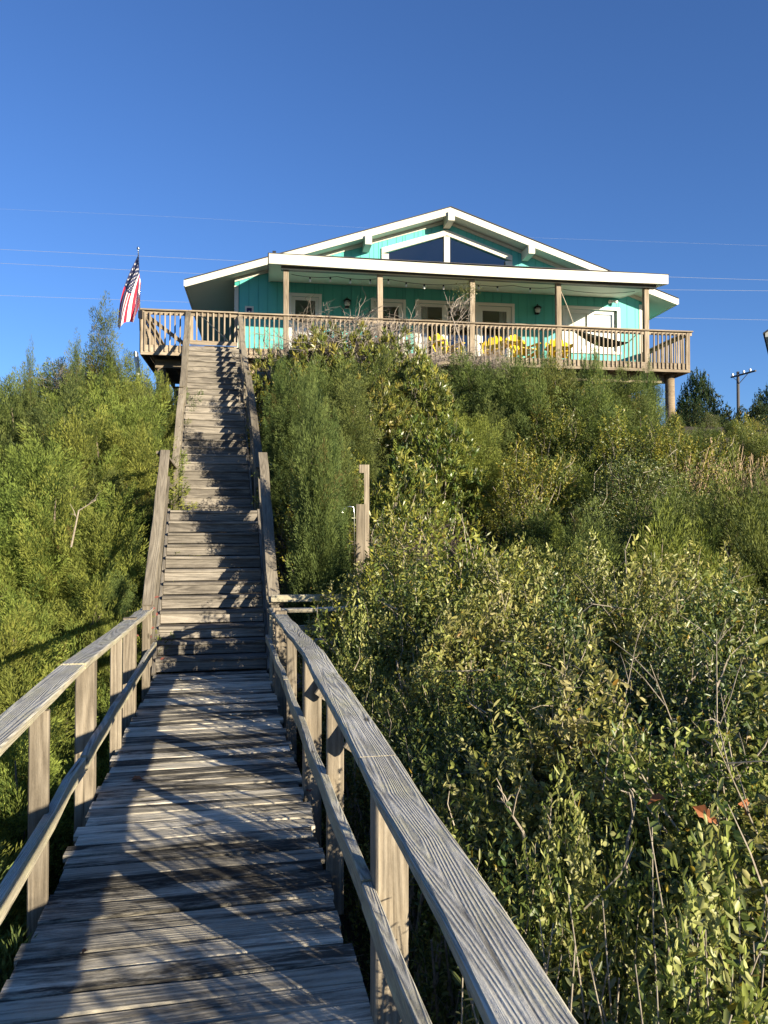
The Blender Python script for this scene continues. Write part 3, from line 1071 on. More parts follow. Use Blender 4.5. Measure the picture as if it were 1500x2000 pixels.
plank('top_rail', [wp(536, 1193, 8.72), wp(610, 1191, 8.6), wp(705, 1187, 8.55)], 0.14, 0.042, M['rail'], walk)
plank('middle_rail', [wp(556, 1254, 8.7), wp(705, 1250, 8.6)], 0.16, 0.042, M['rail'], walk)
plank('rear_top_rail', [wp(530, 1169, 9.3), wp(705, 1167, 9.3)], 0.085, 0.042, M['rail'], walk, up=(0, -1, 0))
plank('rear_middle_rail', [wp(530, 1231, 9.28), wp(705, 1228, 9.28)], 0.11, 0.042, M['rail'], walk, up=(0, -1, 0))
for px in (535, 690):
    plank('post', [wp(px, 1400, 8.6 if px == 690 else 8.74), wp(px, 1196, 8.6 if px == 690 else 8.74)], 0.09, 0.09, M['rail'], walk, up=(0, -1, 0))
for k in range(6):
    Y = 8.5 + k * 0.145
    a = wp(560, 1290, Y); b = wp(720, 1290, Y)
    a.z = b.z = -0.05 - L0.z
    plank('floor_board', [a, b], 0.138, 0.038, M['stair'], walk)

pp = at(705, 985, 10.45)
shower = thing('outdoor_shower', 'brown timber shower post with chrome shower head and white pipe among the shrubs', 'shower', (pp.x, pp.y, 0))
plank('post', [(0, 0, -0.8), (0, 0, pp.z)], 0.135, 0.135, M['post'], shower, up=(0, -1, 0), bev=0.008)
mb = MB(); mb.tube([(-0.09, -0.05, 0.3), (-0.09, -0.05, pp.z - 0.12), (-0.10, -0.06, pp.z - 0.04), (-0.16, -0.07, pp.z - 0.03), (-0.22, -0.08, pp.z - 0.06)], 0.008, 7); mb.build('riser_pipe', M['steel'], shower, True)
mb = MB()
mb.tube([(-0.22, -0.08, pp.z - 0.06), (-0.245, -0.09, pp.z - 0.10), (-0.27, -0.1, pp.z - 0.16)], [0.012, 0.02, 0.045], 10); mb.build('shower_head', M['steel'], shower, True)
mb = MB(); mb.tube([(-0.09, -0.07, 0.95), (-0.10, -0.16, 0.95)], 0.03, 8); mb.tube([(-0.13, -0.14, 0.95), (-0.06, -0.14, 0.95)], 0.015, 6); mb.build('tap', M['steel'], shower, True)
pq = at(716, 908, 11.2)
tall = thing('tall_stake', 'tall thin timber stake with a block at its top behind the shower post', 'post', (pq.x, pq.y, 0))
plank('shaft', [(0, 0, -0.2), (0, 0, pq.z)], 0.075, 0.075, M['post'], tall, up=(0, -1, 0))
plank('block', [(-0.075, 0, pq.z - 0.12), (-0.075, 0, pq.z)], 0.07, 0.09, M['post'], tall, up=(0, -1, 0))

# ------------------------------------------------------------------ things on the deck
def adirondack(s, n, rot, mat, label):
    t = thing('adirondack_chair', label, 'chair', hw(s, n, FL), HA + rot, 'slatted chairs on the house deck')
    # faces -y
    for k in range(5):
        x = -0.27 + k * 0.135
        h = 0.98 - 0.035 * (k - 2) ** 2
        mb = MB()
        a = Vector((x * 0.85, 0.12, 0.26)); b = Vector((x * 1.12, 0.40, h))
        d = (b - a)
        nrm = Vector((0, -d.z, d.y)).normalized() * 0.011
        w = 0.074
        pts = []
        for tt, ww in ((0, 0.8), (0.55, 1), (0.88, 1.0), (0.965, 0.7), (1.0, 0.2)):
            p = a + d * tt
            pts.append((p, ww * w))
        ring = [Vector((-q, 0, 0)) + p for p, q in pts] + [Vector((q, 0, 0)) + p for p, q in reversed(pts)]
        m = len(ring)
        mb.faces([r + nrm for r in ring] + [r - nrm for r in ring], [tuple(range(m)), tuple(range(m, 2 * m))[::-1]] + [(i, (i + 1) % m, m + (i + 1) % m, m + i) for i in range(m)])
        mb.build('back_slat', mat, t)
    for k in range(5):
        y = 0.10 - k * 0.11
        z = 0.28 + 0.022 * k
        mb = MB(); mb.box(-0.27, 0.27, y - 0.05, y + 0.05, z, z + 0.02); mb.build('seat_slat', mat, t)
    for sg in (-1, 1):
        mb = MB(); mb.box(sg * 0.35 - 0.065, sg * 0.35 + 0.065, -0.45, 0.30, 0.555, 0.58); mb.build('armrest', mat, t)
        mb = MB(); mb.box(sg * 0.31 - 0.012, sg * 0.31 + 0.012, -0.42, -0.30, 0, 0.553); mb.build('leg', mat, t)
        mb = MB(); mb.prism([(-0.42, 0.36), (-0.42, 0.26), (0.50, 0.0), (0.56, 0.06), (0.2, 0.25)], 'x', sg * 0.285 - 0.012, sg * 0.285 + 0.012); mb.build('leg', mat, t)
    mb = MB(); mb.box(-0.36, 0.36, 0.245, 0.27, 0.53, 0.553); mb.build('back_brace', mat, t)
    return t


adirondack(7.0, 1.0, 0.45, M['yellow'], 'yellow slatted chair in front of the sliding glass door, leftmost of the yellow chairs')
adirondack(8.57, 1.0, -0.4, M['yellow'], 'yellow slatted chair in front of the right glass door beside the bare twigs')
adirondack(9.41, 0.75, 0.3, M['yellow'], 'yellow slatted chair between the right glass door and the lantern wall')
adirondack(10.68, 0.95, -0.2, M['yellow'], 'yellow slatted chair standing behind the fourth porch post under the right lantern')
adirondack(3.5, 0.9, 0.25, M['teal'], 'teal slatted chair behind the grey twiggy bush, left of the teal one by the door')
adirondack(4.45, 1.0, -0.25, M['teal'], 'teal slatted chair behind the grey twiggy bush next to the left glass door')


def lantern(s, z, label):
    t = thing('wall_lantern', label, 'lantern', hw(s, WALL, z), HA, 'wall lanterns on the porch')
    mb = MB(); mb.box(-0.06, 0.06, -0.03, -0.004, -0.12, 0.14); mb.build('back_plate', M['black'], t)
    mb = MB(); mb.tube([(0, -0.03, 0.10), (0, -0.10, 0.20), (0, -0.17, 0.20), (0, -0.17, 0.15)], 0.012, 6); mb.build('arm', M['black'], t, True)
    mb = MB(); mb.lathe([(0.0, 0.17), (0.05, 0.15), (0.13, 0.09), (0.14, 0.075), (0.0, 0.075)], (0, -0.17, 0), 14); mb.build('cap', M['black'], t, True)
    mb = MB(); mb.lathe([(0.0, -0.11), (0.06, -0.10), (0.10, -0.03), (0.095, 0.03), (0.06, 0.072)], (0, -0.17, 0), 14); mb.build('globe', M['bulb'], t, True)
    mb = MB()
    for zz, r in ((-0.03, 0.112), (0.03, 0.108)):
        mb.tube([(r * math.cos(a), -0.17 + r * math.sin(a), zz) for a in [2 * math.pi * i / 14 for i in range(15)]], 0.007, 5)
    mb.lathe([(0.0, -0.17), (0.05, -0.15), (0.075, -0.115), (0.0, -0.112)], (0, -0.17, 0), 12)
    mb.build('cage', M['black'], t)


lantern(4.11, 9.16, 'black ship lantern on the wall between the window and the left glass door')
lantern(10.68, 9.22, 'black ship lantern on the wall between the right glass door and wide window')

t = thing('floodlight', 'small twin floodlight on the turquoise wall above the wide right window', 'floodlight', hw(13.42, WALL, 9.66), HA)
mb = MB(); mb.lathe([(0, -0.05), (0.06, -0.04), (0.06, 0.04), (0, 0.05)], (0, -0.06, 0), 10); mb.build('base', M['pvc'], t)
for sg in (-1, 1):
    mb = MB(); mb.tube([(sg * .05, -0.08, 0), (sg * 0.10, -0.14, -0.02), (sg * 0.13, -0.20, -0.05)], [0.025, 0.055, 0.06], 9); mb.build('lamp_head', M['pvc'], t, True)
t = thing('wall_plaque', 'small white square plaque with dark picture on the wall left of the window', 'plaque', hw(0.92, WALL, 8.83), HA)
mb = MB(); mb.box(-0.14, 0.14, -0.025, -0.003, -0.17, 0.13); mb.build('plaque_board', M['white'], t)
mb = MB(); mb.box(-0.08, 0.08, -0.031, -0.026, -0.02, 0.07); mb.prism([(-0.08, -0.02), (-0.02, -0.02), (-0.05, -0.08)], 'y', -0.031, -0.026); mb.prism([(0.02, -0.02), (0.08, -0.02), (0.05, -0.08)], 'y', -0.031, -0.026); mb.build('picture', M['navy'], t)

lights = thing('string_lights', 'string of clear bulbs hanging along the porch beam', 'string lights', hw(2.5, 0.4, 9.2), HA)
bulb_s = [2.75, 3.35, 3.95, 4.55, 5.1, 5.65, 6.2, 6.8, 7.9, 8.5, 9.55]
pts = []
anch = [2.2, 3.55, 4.8, 5.1, 7.59, 9.0, 10.33, 13.0]
for a, b in zip(anch[:-1], anch[1:]):
    for i in range(8):
        tt = i / 8
        pts.append((a + (b - a) * tt - 2.5, 0, 0.02 - 0.07 * (b - a) * 4 * tt * (1 - tt) * 0.6))
pts.append((13.0 - 2.5, 0, 0.02))
mb = MB(); mb.tube(pts, 0.008, 4); mb.build('cable', M['black'], lights)


def cable_z(s):
    for p, q in zip(pts[:-1], pts[1:]):
        if p[0] <= s - 2.5 <= q[0]:
            return p[2] + (q[2] - p[2]) * (s - 2.5 - p[0]) / (q[0] - p[0])
    return 0


bm0 = None
for s in bulb_s:
    z = cable_z(s)
    mb = MB(); mb.tube([(0, 0, 0.0), (0, 0, -0.06)], 0.026, 7); so = mb.build('socket', M['black'], lights); so.location = (s - 2.5, 0, z)
    mb = MB(); mb.lathe([(0.015, -0.06), (0.038, -0.10), (0.032, -0.135), (0, -0.15)], (0, 0, 0), 9); bo = mb.build('bulb', M['bulb'], so, True)

ham = thing('hammock', 'dark cloth hammock slung on ropes in front of the wide right window', 'hammock', hw(12.2, 0.9, FL), HA)
mb = MB()
nu, nv = 14, 5
vv = []
for i in range(nu + 1):
    tt = i / nu
    for j in range(nv):
        q = j / (nv - 1) - 0.5
        wd = 0.25 + 0.5 * math.sin(math.pi * tt)
        vv.append((-0.95 + 1.75 * tt, q * wd, 1.02 - 0.72 * math.sin(math.pi * min(1, tt * 0.98) * 0.62 + 0.35) + 0.33 + 0.28 * (abs(q) * 2) ** 2 * 0.6 * math.sin(math.pi * tt)))
mb.faces(vv, [(i * nv + j, i * nv + j + 1, (i + 1) * nv + j + 1, (i + 1) * nv + j) for i in range(nu) for j in range(nv - 1)])
hc = mb.build('sling', M['dark_cloth'], ham, True)
md = hc.modifiers.new('thickness', 'SOLIDIFY'); md.thickness = 0.012
mb = MB(); mb.tube([(vv[2][0], 0, vv[2][2]), (-1.4, -0.4, 1.75), (-1.78, -0.78, 2.15)], 0.012, 5); mb.build('rope', M['rope'], ham)
for j in (0, 2, 4):
    mb = MB(); p = vv[nu * nv + j]; mb.tube([p, (1.02, -0.5, 1.12)], 0.008, 4); mb.build('rope', M['rope'], ham)

# flag and pole
fp0 = hw(DL - 0.02, -0.09, 0)
pole = thing('flagpole', 'thin metal flagpole clamped to the left corner of the deck', 'flagpole', (fp0.x, fp0.y, FL))
ptop = at(270, 487, fp0.y) - Vector((fp0.x, fp0.y, FL))
mb = MB(); mb.tube([(0, 0, 0.35), tuple(ptop)], [0.022, 0.016], 8); mb.build('pole', M['steel'], pole, True)
mb = MB(); mb.lathe([(0, -0.045), (0.04, -0.02), (0.045, 0.01), (0.02, 0.04), (0, 0.045)], tuple(ptop + Vector((0, 0, .03))), 10); mb.build('finial', M['steel'], pole, True)
mb = MB(); mb.box(-0.05, 0.05, -0.04, 0.06, 0.70, 0.92); mb.build('bracket', M['black'], pole)
flag = thing('american_flag', 'red white and blue stars and stripes flag drooping from the flagpole', 'flag', (fp0.x, fp0.y, FL))
fb = Vector((fp0.x, fp0.y, FL))
Yf = fp0.y
TT = at(270, 497, Yf) - fb; TB = at(274.5, 562, Yf) - fb      # hoist
FTm = at(225, 640, Yf) - fb; FBm = at(266, 623, Yf) - fb        # fly end, upper and lower edge


def flag_pt(a, b):
    """a: 0..1 along the hoist from the top, b: 0..1 towards the fly."""
    top_ = TT * (1 - b) + FTm * b + Vector((-0.16 * math.sin(math.pi * b), 0, -0.02 * math.sin(math.pi * b)))
    bot = TB * (1 - b) + FBm * b + Vector((0.05 * math.sin(math.pi * b), 0, -0.05 * math.sin(math.pi * b)))
    p = top_ * (1 - a) + bot * a
    fold = math.sin(a * 9.0 + 0.6 + b * 1.2) * 0.11 * (0.25 + b) + math.sin(a * 17 + b * 3) * 0.03
    p = p + Vector((0.03 * math.sin(a * 9 + b) * b, fold, -0.10 * b * math.sin(a * 5.2) * (1 - a) + 0.06 * b * math.cos(a * 11)))
    return p


NB_, NC_ = 26, 4
for k in range(13):
    mb = MB()
    i0 = 11 if k < 7 else 0
    grid = [flag_pt((k + j / NC_) / 13, i / NB_) for i in range(i0, NB_ + 1) for j in range(NC_ + 1)]
    fs = []
    for i in range(NB_ - i0):
        for j in range(NC_):
            fs.append((i * (NC_ + 1) + j, i * (NC_ + 1) + j + 1, (i + 1) * (NC_ + 1) + j + 1, (i + 1) * (NC_ + 1) + j))
    mb.faces(grid, fs)
    so = mb.build('stripe', M['red'] if k % 2 == 0 else M['fwhite'], flag, True)
mb = MB()
ni, nj = 14, 28
grid = [flag_pt(j / nj * 7 / 13, i / ni * (11 / 26)) for i in range(ni + 1) for j in range(nj + 1)]
mb.faces(grid, [(i * (nj + 1) + j, i * (nj + 1) + j + 1, (i + 1) * (nj + 1) + j + 1, (i + 1) * (nj + 1) + j) for i in range(ni) for j in range(nj)])
mb.build('canton', M['navy'], flag, True)
mb = MB()
for r in range(9):
    for c in range(6 if r % 2 == 0 else 5):
        b = (c + (0.5 if r % 2 == 0 else 1.0)) / 6 * 0.42
        a = (r + 0.75) / 9.5 * 7 / 13
        for off in (-0.006, 0.006):
            ring = []
            for k in range(10):
                rad = 0.026 if k % 2 == 0 else 0.011
                an = math.pi / 2 + k * math.pi / 5
                ring.append(flag_pt(a - rad * math.sin(an) / 0.95, b + rad * math.cos(an) / 1.7) + Vector((0, off, 0)))
            mb.poly(ring)
st = mb.build('star_field', M['fwhite'], flag)
st['kind'] = 'stuff'

mb = MB(); p0 = at(262, 688, 22.6); p1 = at(270, 728, 22.6); p2 = at(271, 800, 22.6)
mb.tube([p0, p0 + Vector((.05, 0, -.02)), p1, p2], [0.05, 0.07, 0.07, 0.07], 9)
tag(mb.build('vent_pipe', M['pvc'], None, True), 'leaning white plastic pipe below the left corner of the deck', 'pipe')

# ------------------------------------------------------------------ far things: power lines, pole, neighbour
wires = [('upper left to right power line crossing the sky above the porch roof corners', [(-200, 477), (0, 487), (520, 512), (900, 528), (1310, 541), (1500, 547), (1700, 552)]),
         ('middle power line crossing the sky just below the topmost left line', [(-200, 504), (0, 514), (360, 533), (900, 556), (1310, 566), (1500, 568), (1700, 569)]),
         ('lowest power line crossing the sky behind the deck railing', [(-200, 569), (0, 577), (360, 590), (900, 608), (1260, 620), (1500, 625), (1700, 628)]),
         ('highest power line crossing the sky behind the roof ridge', [(-200, 400), (0, 408), (350, 424), (1060, 465), (1500, 480), (1700, 485)])]
for lab, pts_ in wires:
    mb = MB(); mb.tube([at(a, b, 62) for a, b in pts_], 0.004 if 'highest' in lab else 0.010, 5)
    tag(mb.build('power_line', M['wire']), lab, 'power line', 'power lines')
pb = at(1443, 900, 60)
up_ = thing('utility_pole', 'grey utility pole with tilted crossarm behind the trees on the right', 'utility pole', (pb.x, pb.y, 0))
zt_ = at(1443, 726, 60).z
mb = MB(); mb.tube([(0, 0, -1), (0, 0, zt_)], [0.15, 0.11], 9); mb.build('shaft', M['grey_pole'], up_, True)
a = at(1428, 737, 61) - Vector((pb.x, pb.y, 0)); b = at(1476, 724, 58.5) - Vector((pb.x, pb.y, 0))
plank('crossarm', [a, b], 0.13, 0.11, M['grey_pole'], up_)
for tt in (0.06, 0.52, 0.78):
    p = lerp(a, b, tt)
    mb = MB(); mb.lathe([(0.03, 0.06), (0.09, 0.12), (0.10, 0.2), (0.06, 0.27), (0.0, 0.3)], tuple(p), 9); mb.build('insulator', M['insul'], up_, True)
mb = MB(); mb.tube([lerp(a, b, 0.72), (0.03, -0.13, zt_ - 0.95)], 0.03, 5); mb.tube([lerp(a, b, 0.05), (-0.03, -0.13, zt_ - 0.8)], 0.02, 5); mb.build('brace', M['grey_pole'], up_)

nb0 = at(1490, 650, 45)
nb = thing('neighbour_house', 'corner of a pale neighbouring house eave at the right edge', 'house', (nb0.x, nb0.y, 0), math.radians(-29))
ez = nb0.z
mb = MB(); mb.prism([(0.0, ez), (4.5, ez + 3.0), (9.0, ez), (9.0, ez - 0.06), (4.5, ez + 2.94), (0, ez - 0.06)], 'y', 0, 9); mb.build('roof', M['shingle'], nb)
mb = MB(); mb.prism([(0.12, ez - 0.02), (4.5, ez + 2.9), (8.9, ez - 0.02), (8.9, ez - 0.24), (0.12, ez - 0.24)], 'y', 0.1, 0.2); mb.build('gable_board', M['white'], nb)
mb = MB(); mb.box(0.5, 8.5, 0.5, 8.5, 2, ez - 0.25); mb.build('wall', M['white'], nb)
mb = MB(); mb.box(0.12, 8.9, 0.2, 8.8, ez - 0.245, ez - 0.2); mb.build('soffit', M['soffit'], nb)


# ------------------------------------------------------------------ plants
def mesh_quads(name, V, F, C, mat):
    me = bpy.data.meshes.new(name)
    nv, nf = len(V), len(F)
    me.vertices.add(nv)
    me.vertices.foreach_set('co', np.ascontiguousarray(V, dtype=np.float32).ravel())
    me.loops.add(nf * 4)
    me.loops.foreach_set('vertex_index', np.ascontiguousarray(F, dtype=np.int32).ravel())
    me.polygons.add(nf)
    me.polygons.foreach_set('loop_start', np.arange(0, nf * 4, 4, dtype=np.int32))
    at_ = me.attributes.new('Col', 'FLOAT_COLOR', 'POINT')
    c4 = np.ones((nv, 4), dtype=np.float32)
    c4[:, :3] = C
    at_.data.foreach_set('color', c4.ravel())
    me.materials.append(mat)
    me.update(calc_edges=True)
    return me


def unit(a):
    return a / np.maximum(np.linalg.norm(a, axis=1, keepdims=True), 1e-9)


def diamond_leaves(P, D, N, L, W, wide=0.45, fold=0.0):
    """One quad for each leaf: base, side, tip, side."""
    D = unit(D)
    S = unit(np.cross(D, N))
    N2 = np.cross(S, D)
    L = L[:, None]; W = W[:, None]
    a = P
    m = P + D * L * wide + N2 * fold * W
    b, d = m + S * W / 2, m - S * W / 2
    c = P + D * L
    V = np.stack([a, b, c, d], 1).reshape(-1, 3)
    F = np.arange(len(V)).reshape(-1, 4)
    return V, F


def broad_leaves(P, D, N, L, W, fold=0.18, droop=0.12):
    """Two quads folded along the midrib for each leaf."""
    D = unit(D)
    S = unit(np.cross(D, N))
    N2 = np.cross(S, D)
    L = L[:, None]; W = W[:, None]
    base = P
    tip = P + D * L - N2 * droop * L
    def side(t, w, sg):
        return P + D * L * t + S * sg * W * w / 2 + N2 * (fold * W * w - droop * L * t * t)
    V = np.stack([base, side(.32, .95, 1), side(.72, .85, 1), tip, side(.72, .85, -1), side(.32, .95, -1)], 1).reshape(-1, 3)
    i = np.arange(len(P))[:, None] * 6
    F = np.concatenate([i + np.array([[0, 1, 2, 3]]), i + np.array([[0, 3, 4, 5]])], 0)
    return V, F


def hull_noise(rng, k=6):
    ph = rng.uniform(0, 6.28, (k, 2)); fr_ = rng.integers(1, 5, (k, 2)); am = rng.uniform(0.4, 1, k)
    def f(th, t):
        return sum(am[i] * np.sin(fr_[i, 0] * th + ph[i, 0]) * np.cos(fr_[i, 1] * 2.2 * t + ph[i, 1]) for i in range(k)) / k
    return f


def cedar_mesh(name, seed, h, r, plumes, sprigs, dark, light, spire=0.5, nl=5, even=False):
    rng = np.random.default_rng(seed)
    hn = hull_noise(rng)
    # leaders: a main stem and a few lesser ones give the uneven top
    sp = 0.72 if even else 0.45
    lx = rng.uniform(-sp, sp, nl) * r; ly = rng.uniform(-sp, sp, nl) * r; lh = h * rng.uniform(0.62, 0.94, nl)
    lx[0] = ly[0] = 0; lh[0] = h
    lr = r * (rng.uniform(0.34, 0.56, nl) if even else rng.uniform(0.45, 0.7, nl)); lr[0] = r * (0.55 if even else 0.8)
    Ps, Ds, Ls, Ws, Ns, Cs = [], [], [], [], [], []
    dark = np.array(dark); light = np.array(light)
    wts = lr ** 1.3 * lh; wts = wts / wts.sum()
    for i in range(plumes):
        k = rng.choice(nl, p=wts)
        t = 1 - rng.uniform(0, 1) ** 0.72
        t = min(0.985, t)
        th = rng.uniform(0, 2 * math.pi)
        prof = (1 - t) ** (0.55 + spire * 0.5) * (0.55 + 0.45 * min(1, t / 0.18)) + 0.03
        depth = 1.0 if rng.random() < 0.72 else rng.uniform(0.45, 0.9)
        R = lr[k] * prof * (1 + 0.85 * hn(th, t)) * depth
        o = np.array([math.cos(th), math.sin(th), 0])
        b = np.array([lx[k], ly[k], 0]) + o * R * 0.78
        b[2] = t * lh[k] * 0.97
        up = 0.22 + 0.6 * t + rng.uniform(-.3, .3)
        ax = o * (0.9 - 0.55 * t) + np.array([rng.uniform(-.45, .45), rng.uniform(-.45, .45), up])
        ax /= np.linalg.norm(ax)
        ln = rng.uniform(0.22, 0.52) * (0.75 + 0.35 * h / 2.2)
        m = int(sprigs * rng.uniform(0.7, 1.3) * (ln / 0.33))
        s = rng.uniform(0, 1, m) ** 0.85
        rad = rng.normal(size=(m, 3)); rad -= (rad @ ax)[:, None] * ax; rad = unit(rad)
        th_ = 0.095 * np.sin(np.pi * np.clip(0.16 + s * 0.76, 0, 1)) * rng.uniform(0.2, 1, m) * (ln / 0.33)
        curve = 0.10 * (s - 0.3) ** 2
        p = b + ax * (s * ln)[:, None] + rad * th_[:, None] + np.array([0, 0, 1]) * curve[:, None]
        d = ax * rng.uniform(0.6, 1.15, m)[:, None] + rad * rng.uniform(0.15, 0.7, m)[:, None] + rng.normal(0, .15, (m, 3))
        Ps.append(p); Ds.append(d)
        Ls.append(rng.uniform(0.036, 0.080, m)); Ws.append(rng.uniform(0.0075, 0.0145, m))
        Ns.append(rng.normal(size=(m, 3)))
        tone = np.clip(rng.normal(0.5, 0.28) + 0.30 * (s - 0.5) + rng.normal(0, .14, m), 0, 1)[:, None]
        c = dark * (1 - tone) + light * tone
        if rng.random() < 0.03:
            c = c * 0.4 + np.array([0.16, 0.09, 0.035]) * 0.6
        Cs.append(c)
    P = np.concatenate(Ps); D = np.concatenate(Ds); L = np.concatenate(Ls); W = np.concatenate(Ws); N = np.concatenate(Ns); C = np.concatenate(Cs)
    V, F = diamond_leaves(P, D, N, L, W, 0.5)
    return mesh_quads(name, V, F, np.repeat(C, 4, 0), M['cedar'])


def trunk_mesh(name, seed, h, r, mat, limbs=9, rad=0.05, frac=0.9, spread=0.7):
    rng = random.Random(seed)
    mb = MB()
    pts = [(0, 0, -0.5)]
    for i in range(1, 6):
        t = i / 5
        pts.append((rng.uniform(-.04, .04) * h, rng.uniform(-.04, .04) * h, t * h * frac))
    mb.tube(pts, [rad * (1 - 0.17 * i) for i in range(6)], 7)
    for k in range(limbs):
        t = rng.uniform(0.08, 0.75)
        an = rng.uniform(0, 6.28)
        a = Vector((0, 0, t * h * frac))
        l = r * spread * (1 - t * 0.6)
        d = Vector((math.cos(an), math.sin(an), rng.uniform(.3, .9)))
        b = a + d * l * 0.5 + Vector((0, 0, .04)); c = a + d * l + Vector((rng.uniform(-.1, .1), rng.uniform(-.1, .1), rng.uniform(0, .15)))
        mb.tube([a, b, c], [rad * .45, rad * .3, rad * .12], 5)
    me = bpy.data.meshes.new(name)
    me.from_pydata(mb.v, [], mb.f)
    me.materials.append(mat)
    me.polygons.foreach_set('use_smooth', [True] * len(mb.f))
    return me


def shrub_mesh(name, seed, h, r, twigs, per, leaf_l, leaf_w, pal, mat, style='alt', flat=0.75, big=True, tw_mat=None, tw_len=(0.22, 0.5), bare=0.05):
    """Leafy shrub: returns a crown mesh of single leaves and a mesh of its stems and twigs."""
    rng = np.random.default_rng(seed)
    hn = hull_noise(rng)
    pal = [np.array(p) for p in pal]
    Ps, Ds, Ns, Ls, Ws, Cs = [], [], [], [], [], []
    mb = MB()
    stems = []
    for k in range(9):
        an = rng.uniform(0, 6.28); rr = r * rng.uniform(.25, .75)
        top = Vector((math.cos(an) * rr, math.sin(an) * rr, h * rng.uniform(.5, .85)))
        mid = top * 0.5 + Vector((rng.uniform(-.1, .1), rng.uniform(-.1, .1), 0.05))
        b0 = Vector((math.cos(an) * .06, math.sin(an) * .06, -0.25))
        mb.tube([b0, mid, top], [0.017, 0.012, 0.006], 5)
        stems.append((mid, top))
    for i in range(twigs):
        th = rng.uniform(0, 2 * math.pi)
        cz = rng.uniform(0.0, 1.0) ** 0.8
        sr = math.sqrt(max(0, 1 - cz * cz))
        k = (1 + 0.55 * hn(th, cz)) * (1.0 if rng.random() < .7 else rng.uniform(.55, .95)) * rng.uniform(.93, 1.06)
        tip = np.array([math.cos(th) * sr * r * k, math.sin(th) * sr * r * k, (0.10 + 0.90 * cz) * h * k])
        ax = np.array([math.cos(th) * sr * .8, math.sin(th) * sr * .8, flat + 0.5 * cz]) + rng.normal(0, .38, 3)
        ax /= np.linalg.norm(ax)
        ln = rng.uniform(*tw_len)
        b = tip - ax * ln
        bend = rng.normal(0, 0.10, 3) * ln
        p_mid = (b + tip) / 2 + bend
        if i % 7 == 0:
            mb.tube([tuple(b), tuple(p_mid), tuple(tip)], [0.0045, 0.0035, 0.0015], 3, cap=False)
        if rng.random() < bare: continue
        c0 = pal[rng.integers(len(pal))] * rng.uniform(.75, 1.2)
        if style == 'alt':
            m = max(4, int(per * ln / 0.35 * rng.uniform(.8, 1.2)))
            s = np.linspace(0.12, 1.0, m) + rng.uniform(-.02, .02, m)
            q = (1 - s)[:, None] ** 2 * b + (2 * s * (1 - s))[:, None] * p_mid + (s ** 2)[:, None] * tip
            rad = rng.normal(size=(m, 3)); rad -= (rad @ ax)[:, None] * ax; rad = unit(rad)
            d = ax * rng.uniform(0.45, 0.9, m)[:, None] + rad * rng.uniform(.5, 1.0, m)[:, None]
        else:
            m = int(per * rng.uniform(.8, 1.25))
            s = rng.uniform(0.72, 1.0, m)
            q = b + (tip - b) * s[:, None]
            rad = rng.normal(size=(m, 3)); rad -= (rad @ ax)[:, None] * ax; rad = unit(rad)
            d = ax * rng.uniform(0.35, 1.1, m)[:, None] + rad * rng.uniform(.45, .9, m)[:, None]
        nrm = rng.normal(0, .75, (m, 3)) + np.array([math.cos(th) * .5, math.sin(th) * .5, 0.45])
        Ps.append(q); Ds.append(d); Ns.append(nrm)
        Ls.append(leaf_l * rng.uniform(.45, 1.35, m)); Ws.append(leaf_w * rng.uniform(.6, 1.3, m))
        cc = c0 * rng.uniform(.75, 1.25, (m, 1))
        odd = rng.random(m) < 0.012
        cc[odd] = np.array([0.30, 0.20, 0.03])
        Cs.append(cc)
    P = np.concatenate(Ps); D = np.concatenate(Ds); N = np.concatenate(Ns); L = np.concatenate(Ls); W = np.concatenate(Ws); C = np.concatenate(Cs)
    if big:
        V, F = broad_leaves(P, D, N, L, W); C = np.repeat(C, 6, 0)
    else:
        V, F = diamond_leaves(P, D, N, L, W, 0.45, 0.12); C = np.repeat(C, 4, 0)
    cm = mesh_quads(name + '_crown', V, F, C, mat)
    me = bpy.data.meshes.new(name + '_stems')
    me.from_pydata(mb.v, [], mb.f)
    me.materials.append(tw_mat or M['twig'])
    return cm, me


def bare_mesh(name, seed, h, r, n, depth=3, mat=None, rad=0.012, wind=(0, 0, 0), curl=0.35):
    rng = random.Random(seed)
    mb = MB()
    def grow(p, d, l, ra, lev):
        pts = [p]
        q = p.copy(); dd = d.copy()
        for i in range(4):
            dd = (dd + Vector((rng.gauss(0, curl), rng.gauss(0, curl), rng.gauss(0.05, curl * .7))) * 0.5 + Vector(wind) * 0.12).normalized()
            q = q + dd * l / 4
            pts.append(q.copy())
        mb.tube(pts, [ra * (1 - .18 * i) for i in range(5)], 4 if lev == 0 else 3, cap=False)
        if lev < depth:
            for k in range(rng.randint(3, 5)):
                j = rng.randint(1, 4)
                nd = (dd + Vector((rng.gauss(0, .7), rng.gauss(0, .7), rng.gauss(.1, .5)))).normalized()
                grow(pts[j], nd, l * rng.uniform(.45, .75), ra * .55, lev + 1)
    for i in range(n):
        an = rng.uniform(0, 6.28)
        d = Vector((math.cos(an) * r, math.sin(an) * r, h * rng.uniform(.5, 1))).normalized()
        grow(Vector((rng.uniform(-.1, .1), rng.uniform(-.1, .1), -0.2)), d, math.hypot(h, r) * rng.uniform(.4, .62), rad, 0)
    me = bpy.data.meshes.new(name)
    me.from_pydata(mb.v, [], mb.f)
    me.materials.append(mat or M['dry_twig'])
    return me


